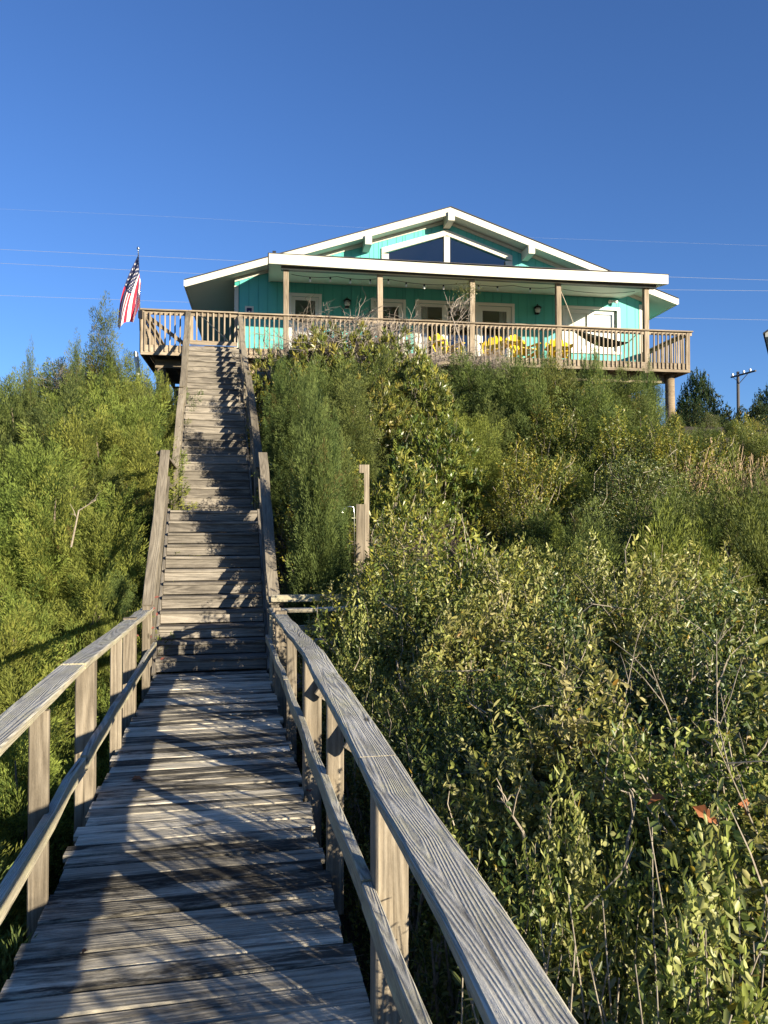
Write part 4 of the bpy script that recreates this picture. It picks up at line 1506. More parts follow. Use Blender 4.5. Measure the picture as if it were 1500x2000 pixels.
YD, YL = (0.060, 0.092, 0.020), (0.285, 0.325, 0.068)     # yellow green cedar
GD, GL = (0.030, 0.054, 0.020), (0.195, 0.24, 0.066)     # deep green cedar
CED = {'y': [], 'g': []}
for k in range(4):
    CED['y'].append((cedar_mesh('cedar_crown', 100 + k, 2.2, 1.25, 650, 98, YD, YL, 0.15 + .15 * k, 9, True), trunk_mesh('cedar_trunk', 200 + k, 2.2, 0.9, M['bark']), 2.2, 1.25))
    CED['g'].append((cedar_mesh('cedar_crown', 140 + k, 2.2, 1.2, 650, 98, GD, GL, 0.2 + .15 * k, 8, True), trunk_mesh('cedar_trunk', 240 + k, 2.2, 0.9, M['bark']), 2.2, 1.2))
SPIRE = (cedar_mesh('cedar_crown', 181, 3.4, 0.85, 600, 90, GD, (0.17, 0.21, 0.055), 1.0), trunk_mesh('cedar_trunk', 281, 3.4, 0.7, M['bark']), 3.4, 0.85)
TALL = [(cedar_mesh('cedar_crown', 190 + k, 3.3, 0.75, 820, 96, GD, (0.17, 0.215, 0.06), 0.25 + .2 * k, 6), trunk_mesh('cedar_trunk', 290 + k, 3.3, 0.6, M['bark']), 3.3, 0.75) for k in range(2)]

OLIVE = [(0.25, 0.265, 0.065), (0.33, 0.33, 0.095), (0.16, 0.19, 0.045), (0.39, 0.375, 0.15)]
DEEP = [(0.085, 0.12, 0.032), (0.125, 0.155, 0.038), (0.06, 0.09, 0.028), (0.17, 0.19, 0.045)]
LIME = [(0.25, 0.26, 0.045), (0.18, 0.20, 0.04), (0.32, 0.29, 0.05), (0.13, 0.165, 0.038)]
GLOSS = [(0.13, 0.165, 0.032), (0.19, 0.205, 0.038), (0.09, 0.125, 0.028), (0.26, 0.25, 0.05)]
SHADY = [(0.025, 0.045, 0.02), (0.035, 0.055, 0.022), (0.048, 0.062, 0.02)]  # greens darkened: the shade on the far right trees is in the colour
OLV = [shrub_mesh('oleaster', 300 + k, 1.7, 0.82, 1380, 17, (0.046, 0.039, 0.052, 0.036)[k], (0.018, 0.0165, 0.0195, 0.0155)[k], OLIVE if k % 2 == 0 else OLIVE[:2] + DEEP[:2], M['leaf'], flat=.35) + (1.7, 0.82) for k in range(4)]
THIN = [shrub_mesh('sapling', 310 + k, 1.75, 0.30, 210, 13, 0.045, 0.018, OLIVE[:2] + DEEP[:2], M['leaf'], flat=.8, tw_len=(.15, .35)) + (1.75, 0.30) for k in range(2)]
DPV = [shrub_mesh('holly', 320 + k, 1.6, 0.85, 1450, 16, 0.038, 0.0155, DEEP, M['gloss_leaf'], flat=.5) + (1.6, 0.85) for k in range(2)]
LMV = [shrub_mesh('groundsel', 340 + k, 1.7, 0.85, 1150, 13, 0.050, 0.021, LIME, M['leaf'], flat=1.1, big=False) + (1.7, 0.85) for k in range(2)]
GLV = [shrub_mesh('pittosporum', 360 + k, 2.0, 1.15, 850, 14, 0.11, 0.032, GLOSS, M['gloss_leaf'], 'whorl', flat=.8, big=False) + (2.0, 1.15) for k in range(2)]
SHV = [shrub_mesh('oak', 380 + k, 3.4, 2.0, 1000, 12, 0.12, 0.055, SHADY, M['shade_leaf'], flat=.4, big=False, tw_mat=M['bark'], tw_len=(0.4, 0.9), bare=.12) + (3.4, 2.0) for k in range(2)]


def place_cedar(var, p, h, rot, label, group=None, wide=1.0, name='cedar_tree'):
    me, tr, h0, r0 = var
    k = h / h0
    t = thing(name, label, 'tree' if h > 2.4 else 'shrub', p, rot, group)
    t.scale = (k * wide, k * wide, k)
    c = link(bpy.data.objects.new('crown', me), t); c['kind'] = 'stuff'
    link(bpy.data.objects.new('trunk', tr), t)
    return t


def place_shrub(var, p, h, rot, label, group=None, wide=1.0, name='leafy_shrub', cat='shrub'):
    cm, sm, h0, r0 = var
    k = h / h0
    t = thing(name, label, cat, p, rot, group)
    t.scale = (k * wide, k * wide, k)
    c = link(bpy.data.objects.new('foliage', cm), t); c['kind'] = 'stuff'
    c = link(bpy.data.objects.new('stems', sm), t); c['kind'] = 'stuff'
    return t


rp = random.Random(42)


def tame(x, y, h):
    """Plants on the dune keep below the deck and the sky line."""
    g = ground_z(x, y) - .1
    px = 750 + FPX * x / y
    if px < 340: lim = 718 if px < 90 or px > 290 else 698
    elif px < 480: lim = 760
    elif px < 620: lim = 712
    elif px < 1130: lim = 684
    elif px < 1285: lim = 732
    else: lim = 828
    zmax = EYE.z + (1033 - lim - rp.uniform(0, 22)) / FPX * y
    if y > 17.3 and 480 < px < 1285:
        h = max(h, (zmax - g) * rp.uniform(.8, 1.0))
    return max(0.5, min(h, zmax - g))


def gp(x, y, dz=0.0):
    return Vector((x, y, ground_z(x, y) + dz))


def canopy(px, py, Y):
    """Ground point and height of a plant whose top shows at photo pixel (px, py)."""
    p = at(px, py, Y)
    g = ground_z(p.x, p.y) - 0.1
    return Vector((p.x, p.y, g)), p.z - g


# --- left of the stairs: cedar thicket
def left_limit(y):
    """x of the left edge of the boardwalk and stairs at distance y."""
    if y < 9.3:
        return -0.2069 * y - 0.92
    if y < 15.3:
        return -2.06 - (y - 9.24) * 0.2145 - 0.92
    return -3.35 - (y - 15.35) * 0.2326 - 0.95


pts_done = []
LG = 'cedars in the thicket left of the boardwalk'
UG = 'cedars in the thicket left of the upper stairs'


def locate(x, y, h):
    """Where the top of a plant stands among the things around it."""
    z = ground_z(x, y) + h * 0.8
    px = 750 + FPX * x / y
    py = 1033 - (z - EYE.z) / y * FPX
    if px < 420:
        row = 'level with the deck' if py < 780 else 'level with the upper stairs' if py < 900 else 'level with the stair landing' if py < 1020 else 'level with the lower stairs' if py < 1150 else 'behind the left boardwalk railing'
        col = 'at the left edge' if px < 60 else 'close to the stairs' if px > 230 else 'midway to the stairs' if px > 145 else 'towards the left edge'
    elif py >= 1350:
        row = 'at the bottom of the near mass' if py > 1650 else 'in the middle of the near mass' if py > 1480 else 'at the back of the near mass'
        col = 'touching the rail' if px < 850 else 'between rail and pale branches' if px < 1080 else 'by the pale forked branch' if px < 1260 else 'below the hanging orange leaves' if px < 1420 else 'at the right edge'
    else:
        row = 'just under the deck' if py < 800 else 'high on the slope' if py < 900 else 'halfway up the slope' if py < 1000 else 'low on the slope' if py < 1120 else 'beyond the near railing' if py < 1350 else 'beside the nearest boardwalk rail'
        col = 'beside the stairs' if px < 640 else 'above the shower post' if px < 800 and py < 1000 else 'right of the shower post' if px < 900 else 'below the third porch post' if px < 1010 else 'below the fourth porch post' if px < 1150 else 'below the last porch post' if px < 1310 else 'near the right edge'
    if px < 420 and py >= 1150:
        row += ' near its first post' if y < 4.2 else ' near its second post' if y < 5.4 else ' near its third post' if y < 6.6 else ' near the stair foot'
    return row + ' ' + col


def far_enough(x, y, d):
    return all((x - a) ** 2 + (y - b) ** 2 > d * d for a, b in pts_done)


tries = 0
while tries < 5000:
    tries += 1
    y = rp.uniform(2.2, 21.0); x = rp.uniform(-15, -1.6)
    d = 0.78 if y < 12 else 0.9
    if x > left_limit(y) - (0.5 if y < 9 else 0.55): continue
    if x < -0.5 * y - 0.8: continue
    if not far_enough(x, y, d): continue
    pts_done.append((x, y))
    gap = left_limit(y) - x
    h = rp.uniform(1.5, 2.55) + 0.35 * smooth(10, 15, y) - 0.2 * smooth(17, 21, y)
    if y < 9:
        h = rp.uniform(1.35, 1.75) + 0.22 * min(3, gap) * smooth(3, 8, y)
    if gap < 1.2: h *= 0.86
    h = tame(x, y, h)
    v = CED['y' if (y < 12 and rp.random() < .85) or rp.random() < .45 else 'g'][rp.randrange(4)]
    if y < 13:
        place_cedar(v, gp(x, y, -.1), h, rp.uniform(0, 6.28), 'bushy sunlit cedar ' + locate(x, y, h), LG, rp.uniform(.85, 1.1))
    else:
        place_cedar(v, gp(x, y, -.1), h, rp.uniform(0, 6.28), 'bushy thicket cedar ' + locate(x, y, h), UG, rp.uniform(.85, 1.1))
for k in range(20):
    y = 9.3 + k * 0.56
    x = left_limit(y) - rp.uniform(.28, .42)
    h = tame(x, y, rp.uniform(1.2, 1.75))
    place_cedar(TALL[k % 2] if k % 3 else CED['y'][k % 4], gp(x, y, -.1), h, rp.uniform(0, 6), 'rail side cedar ' + locate(x, y, h), 'cedars against the left stair rail', .95 if k % 3 else .42)
for px, py, Y, v, wd, lab in ((203, 622, 17.5, SPIRE, 0.75, 'tall pointed cedar rising above the left thicket beside the flag'),
                              (147, 684, 17.0, SPIRE, 0.42, 'slim cedar spire just left of the tallest pointed cedar'),
                              (57, 702, 16.0, SPIRE, 0.3, 'low cedar spire standing near the left edge against the sky'),
                              (318, 748, 18.2, CED['y'][1], 0.42, 'yellow green cedar pressed against the stairs under the deck corner'),
                              (262, 735, 17.8, CED['y'][2], 0.65, 'bushy cedar under the flag at the foot of the white pipe')):
    p, h = canopy(px, py, Y)
    place_cedar(v, p, h, rp.uniform(0, 6), lab, None, wd)

# --- right of the stairs
RG = 'cedars covering the dune slope in front of the deck'


def right_limit(y):
    if y < 9.3:
        return -0.2069 * y + 0.66
    if y < 15.3:
        return -2.06 - (y - 9.24) * 0.2145 + 0.95
    return -3.35 - (y - 15.35) * 0.2326 + 0.95


hero = [(582, 742, 15.0, TALL[0], 0.85, 'dark cedar in shade against the right rail of the upper stairs'),
        (610, 728, 17.0, TALL[1], 0.95, 'dark cedar behind the pointed cedar beside the upper stairs'),
        (685, 765, 14.6, TALL[0], 0.95, 'dark cedar in the hollow behind the tall stake'),
        (548, 722, 17.2, TALL[1], 0.62, 'narrow dark cedar beside the thick right hand rail'),
        (612, 788, 9.95, TALL[0], 0.44, 'dark pointed cedar close against the right stair rail'),
        (660, 865, 12.2, TALL[1], 0.7, 'smaller dark cedar between the stair cedar and the tall stake'),
        (640, 850, 10.2, TALL[1], 0.42, 'short dark cedar at the foot of the right stair rail'),
        (1290, 1010, 9.6, CED['y'][3], 0.6, 'yellow green upright cedar at the right in the middle of the slope'),
        (1420, 945, 10.5, CED['g'][0], 0.7, 'dark green bushy cedar by the right edge below the dry stems'),
        (1130, 1035, 10.2, CED['g'][0], 0.75, 'bushy green cedar right of the lime coloured shrub'),
        (1160, 692, 20.0, CED['g'][2], 0.4, 'dark cedar rising in front of the deck railing below the hammock'),
        (1265, 715, 20.4, CED['g'][1], 0.35, 'narrow dark cedar in front of the right end of the deck')]
for px, py, Y, v, wd, lab in hero:
    p, h = canopy(px, py, Y)
    place_cedar(v, p, h, rp.uniform(0, 6), lab, None, wd)
    pts_done.append((p.x, p.y))
gl = [(640, 660, 19.2, 0, 'glossy leaved shrub with pale rosettes below the grey twiggy bush'), (745, 664, 19.0, 1, 'glossy leaved shrub below the left glass door'),
      (835, 715, 17.8, 0, 'glossy leaved shrub in the middle of the slope below the leftmost yellow chair'), (720, 760, 16.6, 1, 'glossy leaved shrub overhanging the dark hollow above the stake'),
      (560, 705, 19.6, 1, 'glossy leaved shrub beside the top of the stairs'), (850, 830, 14.8, 1, 'glossy leaved shrub with drooping leaf clusters right of the tall stake'),
      (760, 925, 12.4, 0, 'small glossy leaved shrub directly right of the tall stake')]
for px, py, Y, v, lab in gl:
    p, h = canopy(px, py, Y)
    place_shrub(GLV[v], p, h, rp.uniform(0, 6), lab, None, rp.uniform(.8, .95) * (1.15 if h < 2 else .85), 'pittosporum_shrub')
    pts_done.append((p.x, p.y))
lm = [(865, 1035, 8.9, 0, 1.0, 'lime green leafy shrub right of the shower post'), (745, 1150, 8.3, 1, .95, 'small yellow green shrub at the end of the side walk rails'),
      (960, 1130, 8.4, 1, .9, 'yellow green shrub just right of the tallest lime shrub'), (1080, 800, 17, 1, 1.0, 'yellowish shrub among the cedars below the deck'),
      (1225, 830, 15.5, 0, 1.1, 'olive brown shrub on the right of the slope below the deck post')]
for px, py, Y, v, wd, lab in lm:
    p, h = canopy(px, py, Y)
    place_shrub(LMV[v], p, h, rp.uniform(0, 6), lab, None, wd, 'lime_shrub')
    pts_done.append((p.x, p.y))

tries = 0
while tries < 6000:
    tries += 1
    y = rp.uniform(9.8, 21.0); x = rp.uniform(-5, 17)
    if x < right_limit(y) + 0.75: continue
    if x > 0.52 * y + 1.8: continue
    if y > 21.3 + 0.12 * x: continue
    if 11.8 < y < 17.2 and abs(FPX * x / y - 640) < 62: continue      # room for the dry stems
    if 11.2 < y < 14.6 and -0.4 < x < 2.3: continue      # the dark hollow behind the stake
    if not far_enough(x, y, 0.95): continue
    pts_done.append((x, y))
    h = rp.uniform(0.95, 2.15) + 0.3 * smooth(15, 20, y)
    h = tame(x, y, h)
    r = rp.random()
    if r < 0.72:
        v = CED['g' if rp.random() < .82 else 'y'][rp.randrange(4)]
        place_cedar(v, gp(x, y, -.1), h, rp.uniform(0, 6.28), 'bushy slope cedar ' + locate(x, y, h), RG, rp.uniform(.85, 1.15))
    elif r < 0.86:
        place_shrub(LMV[rp.randrange(2)], gp(x, y, -.1), h, rp.uniform(0, 6), 'olive leafy shrub ' + locate(x, y, h), 'leafy shrubs among the slope cedars', 1.1, 'leafy_shrub')
    else:
        place_shrub(DPV[rp.randrange(2)], gp(x, y, -.1), h * .9, rp.uniform(0, 6), 'dark small leaved shrub ' + locate(x, y, h), 'dark shrubs among the slope cedars', 1.1, 'leafy_shrub')

tries = 0
while tries < 900:
    tries += 1
    y = rp.uniform(19.5, 28.0); x = rp.uniform(8.6, 17)
    if x > 0.52 * y + 1.8 or not far_enough(x, y, 1.15) or (y > 21 and x < 10.2): continue
    pts_done.append((x, y))
    h = tame(x, y, rp.uniform(0.9, 1.6))
    if rp.random() < .6:
        place_shrub(DPV[rp.randrange(2)], gp(x, y, -.1), h, rp.uniform(0, 6), 'dark small leaved shrub on the crest ' + locate(x, y, h), 'shrubs on the crest at the right', 1.5, 'leafy_shrub')
    else:
        place_cedar(CED['g'][rp.randrange(4)], gp(x, y, -.1), h, rp.uniform(0, 6), 'low cedar on the crest ' + locate(x, y, h), 'shrubs on the crest at the right', 1.5)

# --- near right: broad leaved shrubs
NG = 'silvery leaved shrubs beside the near right railing'
near = []
tries = 0
while tries < 5000:
    tries += 1
    y = rp.uniform(0.2, 9.6); x = rp.uniform(-1.5, 7.5)
    if x < right_limit(y) + 0.62: continue
    if x > 0.52 * y + 0.9: continue
    if not far_enough(x, y, 0.72): continue
    pts_done.append((x, y))
    gap = x - right_limit(y)
    top = 0.12 + 0.13 * y - 0.06 * x + rp.uniform(-.10, .13)
    if gap < 1.0: top = rp.uniform(.22, .50) + (0.15 if y > 5 else 0)
    if 7.6 < y < 10.4 and x < -0.15: continue      # the side walk to the shower
    near.append((x, y, top))
for x, y, top in near:
    g = ground_z(x, y) - 0.05
    h = top - g
    r = rp.random()
    wmax = max(.33, (x - right_limit(y) - .02) / (1.05 * h / 1.7))
    if r < .72:
        t = place_shrub(OLV[rp.randrange(4)], (x, y, g), h, rp.uniform(0, 6), 'silvery olive leaved shrub ' + locate(x, y, h), NG, min(wmax, rp.uniform(.85, 1.15)), 'oleaster_shrub')
    else:
        t = place_shrub(DPV[rp.randrange(2)], (x, y, g), h, rp.uniform(0, 6), 'low dark leaved shrub ' + locate(x, y, h), 'small leaved shrubs beside the near right railing', min(wmax, rp.uniform(.8, 1.05)), 'holly_shrub')

for k in range(9):
    y = 1.6 + k * 0.68 + rp.uniform(-.1, .1)
    x = right_limit(y) + rp.uniform(.36, .5)
    top = rp.uniform(.26, .66)
    g = ground_z(x, y) - .05
    place_shrub(THIN[k % 2], (x, y, g), top - g, rp.uniform(0, 6), 'thin leafy sapling outside the right railing ' + ['below its near end', 'just before the big near post', 'just past the big near post', 'between the two thick posts', 'beside the second thick post', 'just past the second thick post', 'halfway to the stairs', 'two thirds of the way to the stairs', 'near the stair foot'][k], 'saplings along the right railing', rp.uniform(.8, 1.1), 'leafy_sapling')

# the nearest shrubs carry leaves built one by one
LEAFM = []
for k, c in enumerate(((0.17, 0.20, 0.065), (0.12, 0.155, 0.045), (0.24, 0.25, 0.11), (0.29, 0.25, 0.06))):
    V, F = broad_leaves(np.zeros((1, 3)), np.array([[1.0, 0, 0]]), np.array([[0, 0, 1.0]]), np.array([1.0]), np.array([0.33 if k != 1 else 0.42]), 0.16, 0.10)
    LEAFM.append(mesh_quads('leaf', V, F, np.tile(np.array(c), (6, 1)), M['leaf']))


def spray_bush(x, y, top, label, n_st, rr, seed):
    r = random.Random(seed)
    g = ground_z(x, y)
    t = thing('leafy_shrub', label, 'shrub', (x, y, g))
    H = top - g
    for k in range(n_st):
        an = r.uniform(0, 6.28); q = r.uniform(.15, 1) * rr
        a = Vector((math.cos(an) * .06, math.sin(an) * .06, -.1))
        c = Vector((math.cos(an) * q, math.sin(an) * q, H * r.uniform(.86, 1.08)))
        b = lerp(a, c, .55) + Vector((r.uniform(-.16, .16), r.uniform(-.16, .16), .1))
        mb = MB(); mb.tube([a * (1 - q_) ** 2 + b * 2 * q_ * (1 - q_) + c * q_ * q_ for q_ in (0, .2, .4, .6, .8, 1)], [0.006, 0.0055, 0.005, 0.004, 0.003, 0.0018], 6); mb.build('branch', M['twig'], t, True)
        m = 17
        for i in range(m):
            s = 0.48 + 0.52 * (i + r.random() * .5) / m
            p = a * (1 - s) ** 2 + b * 2 * s * (1 - s) + c * s * s
            th = i * 2.4 + r.uniform(-.5, .5)
            d = Vector((math.cos(th), math.sin(th), r.uniform(.15, .9))).normalized()
            nrm = Vector((r.gauss(0, .35), r.gauss(0, .35), 1))
            zz = (nrm - d * nrm.dot(d)).normalized()
            yy = zz.cross(d)
            L = r.uniform(.034, .060)
            lf = link(bpy.data.objects.new('leaf', LEAFM[r.choice((0, 0, 1, 1, 2, 3) if i > 3 else (0, 1))]), t)
            Mx = Matrix(((d.x, yy.x, zz.x, p.x), (d.y, yy.y, zz.y, p.y), (d.z, yy.z, zz.z, p.z), (0, 0, 0, 1)))
            lf.matrix_local = Mx @ Matrix.Scale(L, 4)
    return t


p = at(1250, 1850, 2.15); spray_bush(p.x, p.y, 0.50, 'open leafy shrub with pale upright stems near the bottom right corner', 17, 0.42, 1)
p = at(1420, 1800, 2.5); spray_bush(p.x, p.y, 0.62, 'leafy shrub with oval leaves at the lower right edge', 16, 0.42, 2)
p = at(1020, 1800, 2.45); spray_bush(p.x, p.y, 0.36, 'leafy shrub with dark oval leaves touching the near right railing', 15, 0.36, 3)

# shrubs behind and beside the photographer (their shade falls on the boardwalk)
for x, y, h, v in ((2.7, -0.15, 2.35, 0), (3.4, -0.9, 2.7, 1), (2.1, -1.3, 2.4, 2)):
    place_shrub(OLV[v], gp(x, y, -.05), h, x * 3, 'tall oleaster shrub growing right behind the photographer', 'shrubs behind the photographer', .9, 'oleaster_shrub')

# --- bare and dry plants
BARE = [bare_mesh('bare_twigs', 500 + k, 1.5, 1.3, 42, 3, M['dry_twig'], 0.030, (0.6, 0, -.25), .42) for k in range(2)]
BTOP = [sorted(v.co.z for v in m_.vertices)[int(len(m_.vertices) * .97)] for m_ in BARE]
for px, py, Y, v, h, wd, lab in ((655, 634, 20.6, 0, 1.05, 1.25, 'grey leafless twiggy bush in front of the deck railing below the left lantern'),
                                 (752, 648, 20.8, 1, 1.0, 1.15, 'grey leafless twiggy bush in front of the left glass door'),
                                 (580, 668, 20.6, 1, 1.0, .8, 'small bare bush at the head of the stairs'),
                                 (945, 684, 20.6, 0, .6, .9, 'bare twiggy bush in front of the yellow chairs'),
                                 (150, 722, 18.5, 0, .55, 1.1, 'grey bare bush poking out behind the left cedar spires')):
    p = at(px, py, Y)
    t = thing('bare_bush', lab, 'bush', (p.x, p.y, p.z - BTOP[v] * h), rp.uniform(-.5, .5))
    t.scale = (h * wd, h * wd, h)
    link(bpy.data.objects.new('twigs', BARE[v]), t)['kind'] = 'stuff'
# leafless sapling with a green tuft
p = at(900, 640, 20.9)
t = thing('bare_sapling', 'leafless sapling with a green tuft leaning in front of the third porch post', 'tree', (p.x, p.y, p.z))
mb = MB()
q = lambda a, b: at(a, b, 20.9) - p
mb.tube([q(925, 745), q(905, 680), q(890, 640), q(880, 610), q(892, 585), q(915, 572)], [.03, .025, .02, .016, .012, .007], 6)
rr = random.Random(9)
mb.build('trunk', M['dry_twig'], t, True)
mb = MB()
for k in range(60):
    a = q(rr.uniform(872, 915), rr.uniform(590, 650)); a.y += rr.uniform(-.3, .3)
    b = a + Vector((rr.uniform(-.15, .35), rr.uniform(-.2, .2), rr.uniform(.05, .4)))
    mb.tube([a, lerp(a, b, .5) + Vector((rr.uniform(-.05, .05), 0, rr.uniform(-.03, .03))), b], [.007, .005, .002], 3, cap=False)
o_ = mb.build('twigs', M['dry_twig'], t); o_['kind'] = 'stuff'
rng = np.random.default_rng(4)
m = 420
c0 = np.array(q(910, 570))
P = c0 + rng.normal(0, 1, (m, 3)) * np.array([0.16, 0.12, 0.12]); D = rng.normal(0, 1, (m, 3)) + np.array([.3, 0, .6])
V, F = diamond_leaves(P, D, rng.normal(size=(m, 3)), rng.uniform(.05, .09, m), rng.uniform(.012, .02, m))
o_ = link(bpy.data.objects.new('tuft', mesh_quads('tuft', V, F, np.repeat(np.array([[0.13, 0.13, 0.03]]) * rng.uniform(.7, 1.2, (m, 1)), 4, 0), M['leaf'])), t); o_['kind'] = 'stuff'

# dry stems on the right slope
p, h = canopy(1385, 905, 15.5)
t = thing('dry_stem_clump', 'clump of dry tan stems and seed heads on the right of the slope', 'dry plants', (p.x, p.y, p.z))
mb = MB()
rr = random.Random(12)
for k in range(520):
    a = Vector((rr.uniform(-.95, .9), rr.uniform(-1.3, .8), h - rr.uniform(.7, 1.3)))
    b = a + Vector((rr.gauss(0, .22), rr.gauss(0, .22), rr.uniform(.4, 1.0)))
    mb.tube([a, lerp(a, b, .55) + Vector((rr.gauss(0, .07), rr.gauss(0, .07), 0)), b], [.013, .010, .005], 3, cap=False)
mb.tube([(0, 0, h - .8), (-.02, 0, h - .2), (.06, 0, h + .28), (.03, 0, h + .52)], [.025, .03, .035, .03], 6)
mb.build('stems', M['dry_stem'], t)['kind'] = 'stuff'

# bare stems tangle in the hollow behind the stake
p = at(790, 1040, 11.6)
t = thing('dead_branch_tangle', 'tangle of dead brown branches in the hollow right of the stake', 'dead branches', (p.x, p.y, p.z - 0.5))
t.scale = (.75, .75, .6)
link(bpy.data.objects.new('branches', bare_mesh('dead_branches', 77, 1.2, 1.6, 12, 3, M['bark'], 0.02, (0, 0, -.5), .6)), t)['kind'] = 'stuff'

# pale twigs sticking out of the near shrubs, and a few out of the thicket
for px, py, Y, dx, dz, lab in ((1215, 1560, 3.4, .1, .5, 'pale forked branch standing up in the near right shrubs'), (1325, 1420, 4.6, .35, .35, 'long arching pale twig across the right shrubs'),
                               (1040, 1540, 3.6, -.2, .45, 'pale crooked stem left of the forked branch in the near shrubs'), (1460, 1400, 4.8, .3, .4, 'thin dry twigs spreading at the right edge'),
                               (140, 960, 9.0, .3, .3, 'dead pale branch showing in the left thicket'), (1010, 745, 19.3, .05, .7, 'white dead twig standing in the slope cedars')):
    p = at(px, py, Y)
    t = thing('dead_branch', lab, 'branch', (p.x, p.y, p.z - .35))
    mb = MB()
    rr = random.Random(px)
    k = 0.55 if Y < 6 else 0.7
    a = Vector((0, 0, -.3)); b = Vector((dx * .4, 0, dz * .6)) * k; c = Vector((dx * 1.3, .05, dz * 1.2)) * k
    mb.tube([a, b, c], [.010 * (0.8 + Y / 30), .008 * (0.8 + Y / 30), .003 * (0.8 + Y / 30)], 6)
    for j in range(5):
        s = rr.uniform(.3, .95)
        st_ = lerp(a, b, s) if rr.random() < .4 else lerp(b, c, s)
        e = st_ + Vector((rr.uniform(-.25, .25), rr.uniform(-.2, .2), rr.uniform(.05, .3))) * k
        mb.tube([st_, lerp(st_, e, .5) + Vector((0, 0, .02)), e], [.005 * (0.8 + Y / 30), .004 * (0.8 + Y / 30), .002], 4)
    mb.build('twigs', M['twig'], t)

tw_r = random.Random(8)
TW = []
for k in range(4):
    mb = MB()
    for q_ in range(5):
        a = Vector((tw_r.uniform(-.15, .15), tw_r.uniform(-.15, .15), -.35)); d = Vector((tw_r.uniform(-.45, .45), tw_r.uniform(-.45, .45), tw_r.uniform(.5, .8)))
        b = a + d * .55 + Vector((tw_r.uniform(-.08, .08), tw_r.uniform(-.08, .08), 0)); c = a + d * tw_r.uniform(.9, 1.25)
        mb.tube([a, b, c], [.0055, .004, .0016], 5, cap=False)
        for j in range(4):
            st_ = lerp(b, c, tw_r.random()) if j else lerp(a, b, .7)
            e = st_ + Vector((tw_r.uniform(-.2, .2), tw_r.uniform(-.2, .2), tw_r.uniform(-.02, .22)))
            mb.tube([st_, lerp(st_, e, .5) + Vector((0, 0, .015)), e], [.0032, .0024, .001], 4, cap=False)
    me = bpy.data.meshes.new('bare_twigs'); me.from_pydata(mb.v, [], mb.f); me.materials.append(M['twig']); TW.append(me)
for k in range(6):
    x, y, top = near[(k * 7) % len(near)]
    if y < 1.6: continue
    o_ = link(bpy.data.objects.new('bare_twigs', TW[k % 4]))
    o_.location = (x + tw_r.uniform(-.3, .3), y + tw_r.uniform(-.3, .3), top + tw_r.uniform(-.05, .10)); o_.rotation_euler = (0, 0, tw_r.uniform(0, 6.28))
    tag(o_, 'bare pale twigs ' + locate(x, y, top - ground_z(x, y)), 'twigs', 'bare twigs among the near shrubs')

# --- trees behind the right end of the deck
for px, py, Y, v, wd, lab in ((1362, 730, 31, 0, .38, 'dark evergreen tree right behind the corner of the deck'), (1415, 800, 33, 1, .7, 'dark evergreen tree left of the utility pole'),
                              (1500, 760, 29, 1, .42, 'dark reddish tree at the right edge below the neighbouring roof'), (1560, 770, 27, 0, .5, 'dark tree partly outside the right edge'),
                              (1330, 815, 29, 1, .8, 'dark shrubby tree under the right end of the deck'), (1440, 838, 24, 0, .8, 'broad dark shrub below the utility pole'),
                              (1352, 785, 27.5, 1, .55, 'dark evergreen shrub directly right of the deck end piling'), (1405, 812, 26, 0, .6, 'rounded dark shrub between the deck end and the utility pole'), (1478, 790, 25.5, 1, .6, 'dark shrub right of the utility pole at the right edge')):
    p, h = canopy(px, py, Y)
    place_shrub(SHV[v], p, h, rp.uniform(0, 6), lab, None, wd, 'evergreen_tree', 'tree')
for px, py, Y, v, lab in ((1395, 830, 23, 0, 'yellowish shrub in front of the dark trees at the right'), (1470, 820, 22, 1, 'pale olive shrub below the dark reddish tree at the right edge'), (1330, 880, 20, 1, 'olive shrub below the right deck piling')):
    p, h = canopy(px, py, Y)
    place_shrub(LMV[v], p, h, rp.uniform(0, 6), lab, None, 1.0, 'lime_shrub')

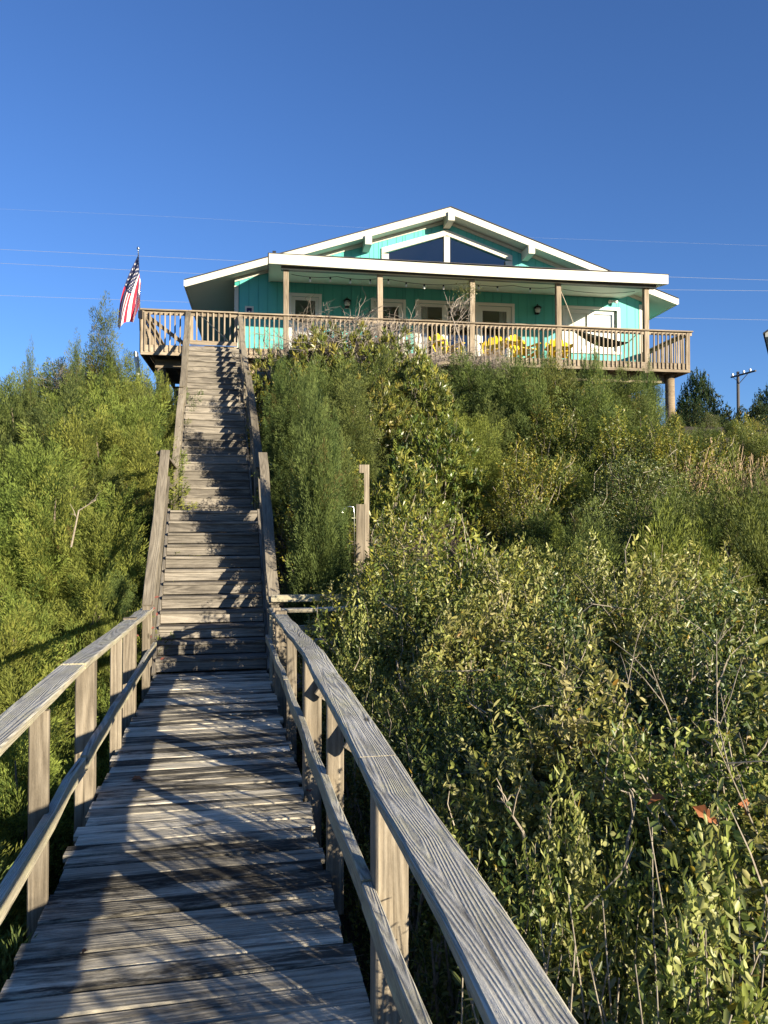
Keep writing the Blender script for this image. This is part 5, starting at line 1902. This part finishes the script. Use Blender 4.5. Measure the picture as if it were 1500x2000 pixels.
# --- fallen and hanging leaves
def dry_leaf(p, L, rot, mat, label, cat='leaf', tilt=0.2, name='dry_leaf'):
    mb = MB()
    lob = [(0, 0), (.12, .10), (.26, .24), (.40, .17), (.56, .23), (.74, .12), (1.0, 0)]
    ring = [(x, y, .10 * math.sin(x * 4) + .75 * abs(y)) for x, y in lob] + [(x, -y, .06 * math.sin(x * 4 + 1) + .95 * abs(y)) for x, y in reversed(lob[1:-1])]
    mid = [(x, 0, .10 * math.sin(x * 4) - .02) for x in (0.5,)]
    n = len(ring)
    mb.faces(ring + mid, [(i, (i + 1) % n, n) for i in range(n)])
    o = mb.build(name, mat)
    o.scale = (L, L, L); o.location = p; o.rotation_euler = (tilt, tilt * .5, rot)
    return tag(o, label, cat)


def on_deck(px, py, z=0.006):
    p = at(px, py, 5.0)
    d = p - EYE
    k = (z - EYE.z) / d.z
    return EYE + d * k


dry_leaf(on_deck(256, 1524), .09, .4, M['dead_leaf'], 'curled orange brown leaf lying in the middle of the boardwalk planks')
dry_leaf(on_deck(160, 1864), .045, 1.4, M['dead_leaf'], 'tiny pale leaf bit on the boardwalk near the bottom left')
dry_leaf(on_deck(606, 1548), .07, 2.0, M['red_leaf'], 'small red leaf on the right edge of the boardwalk')
dry_leaf(at(1352, 1575, 3.2), .12, -.3, M['dead_leaf'], 'big dry orange leaf hanging in the near right shrubs', tilt=1.1)
dry_leaf(at(1440, 1570, 3.1), .13, .8, M['dead_leaf'], 'big dry orange leaf hanging nearest the right edge', tilt=1.2)
dry_leaf(at(1300, 1560, 3.3), .09, 2.4, M['dead_leaf'], 'smaller dry orange leaf left of the two big hanging leaves', tilt=.9)
t = thing('red_creeper', 'sprig of dull red creeper leaves by the left railing near the stair foot', 'creeper', at(287, 1235, 8.6))
rr = random.Random(3)
mb = MB(); mb.tube([(-.02, 0, -.5), (0, 0, 0), (.06, 0, .35)], .006, 5); mb.build('stem', M['bark'], t)
for k in range(12):
    V, F = broad_leaves(np.zeros((1, 3)), np.array([[rr.uniform(-1, 1), rr.uniform(-1, .2), rr.uniform(-.5, .5)]]), np.array([[0.2, -1, .6]]), np.array([rr.uniform(.035, .06)]), np.array([.026]))
    lf = link(bpy.data.objects.new('leaf', mesh_quads('creeper_leaf', V, F, np.tile(np.array([.3, .06, .05]), (6, 1)), M['red_leaf'])), t)
    lf.location = (rr.uniform(-.12, .14), rr.uniform(-.1, .1), rr.uniform(-.45, .4))
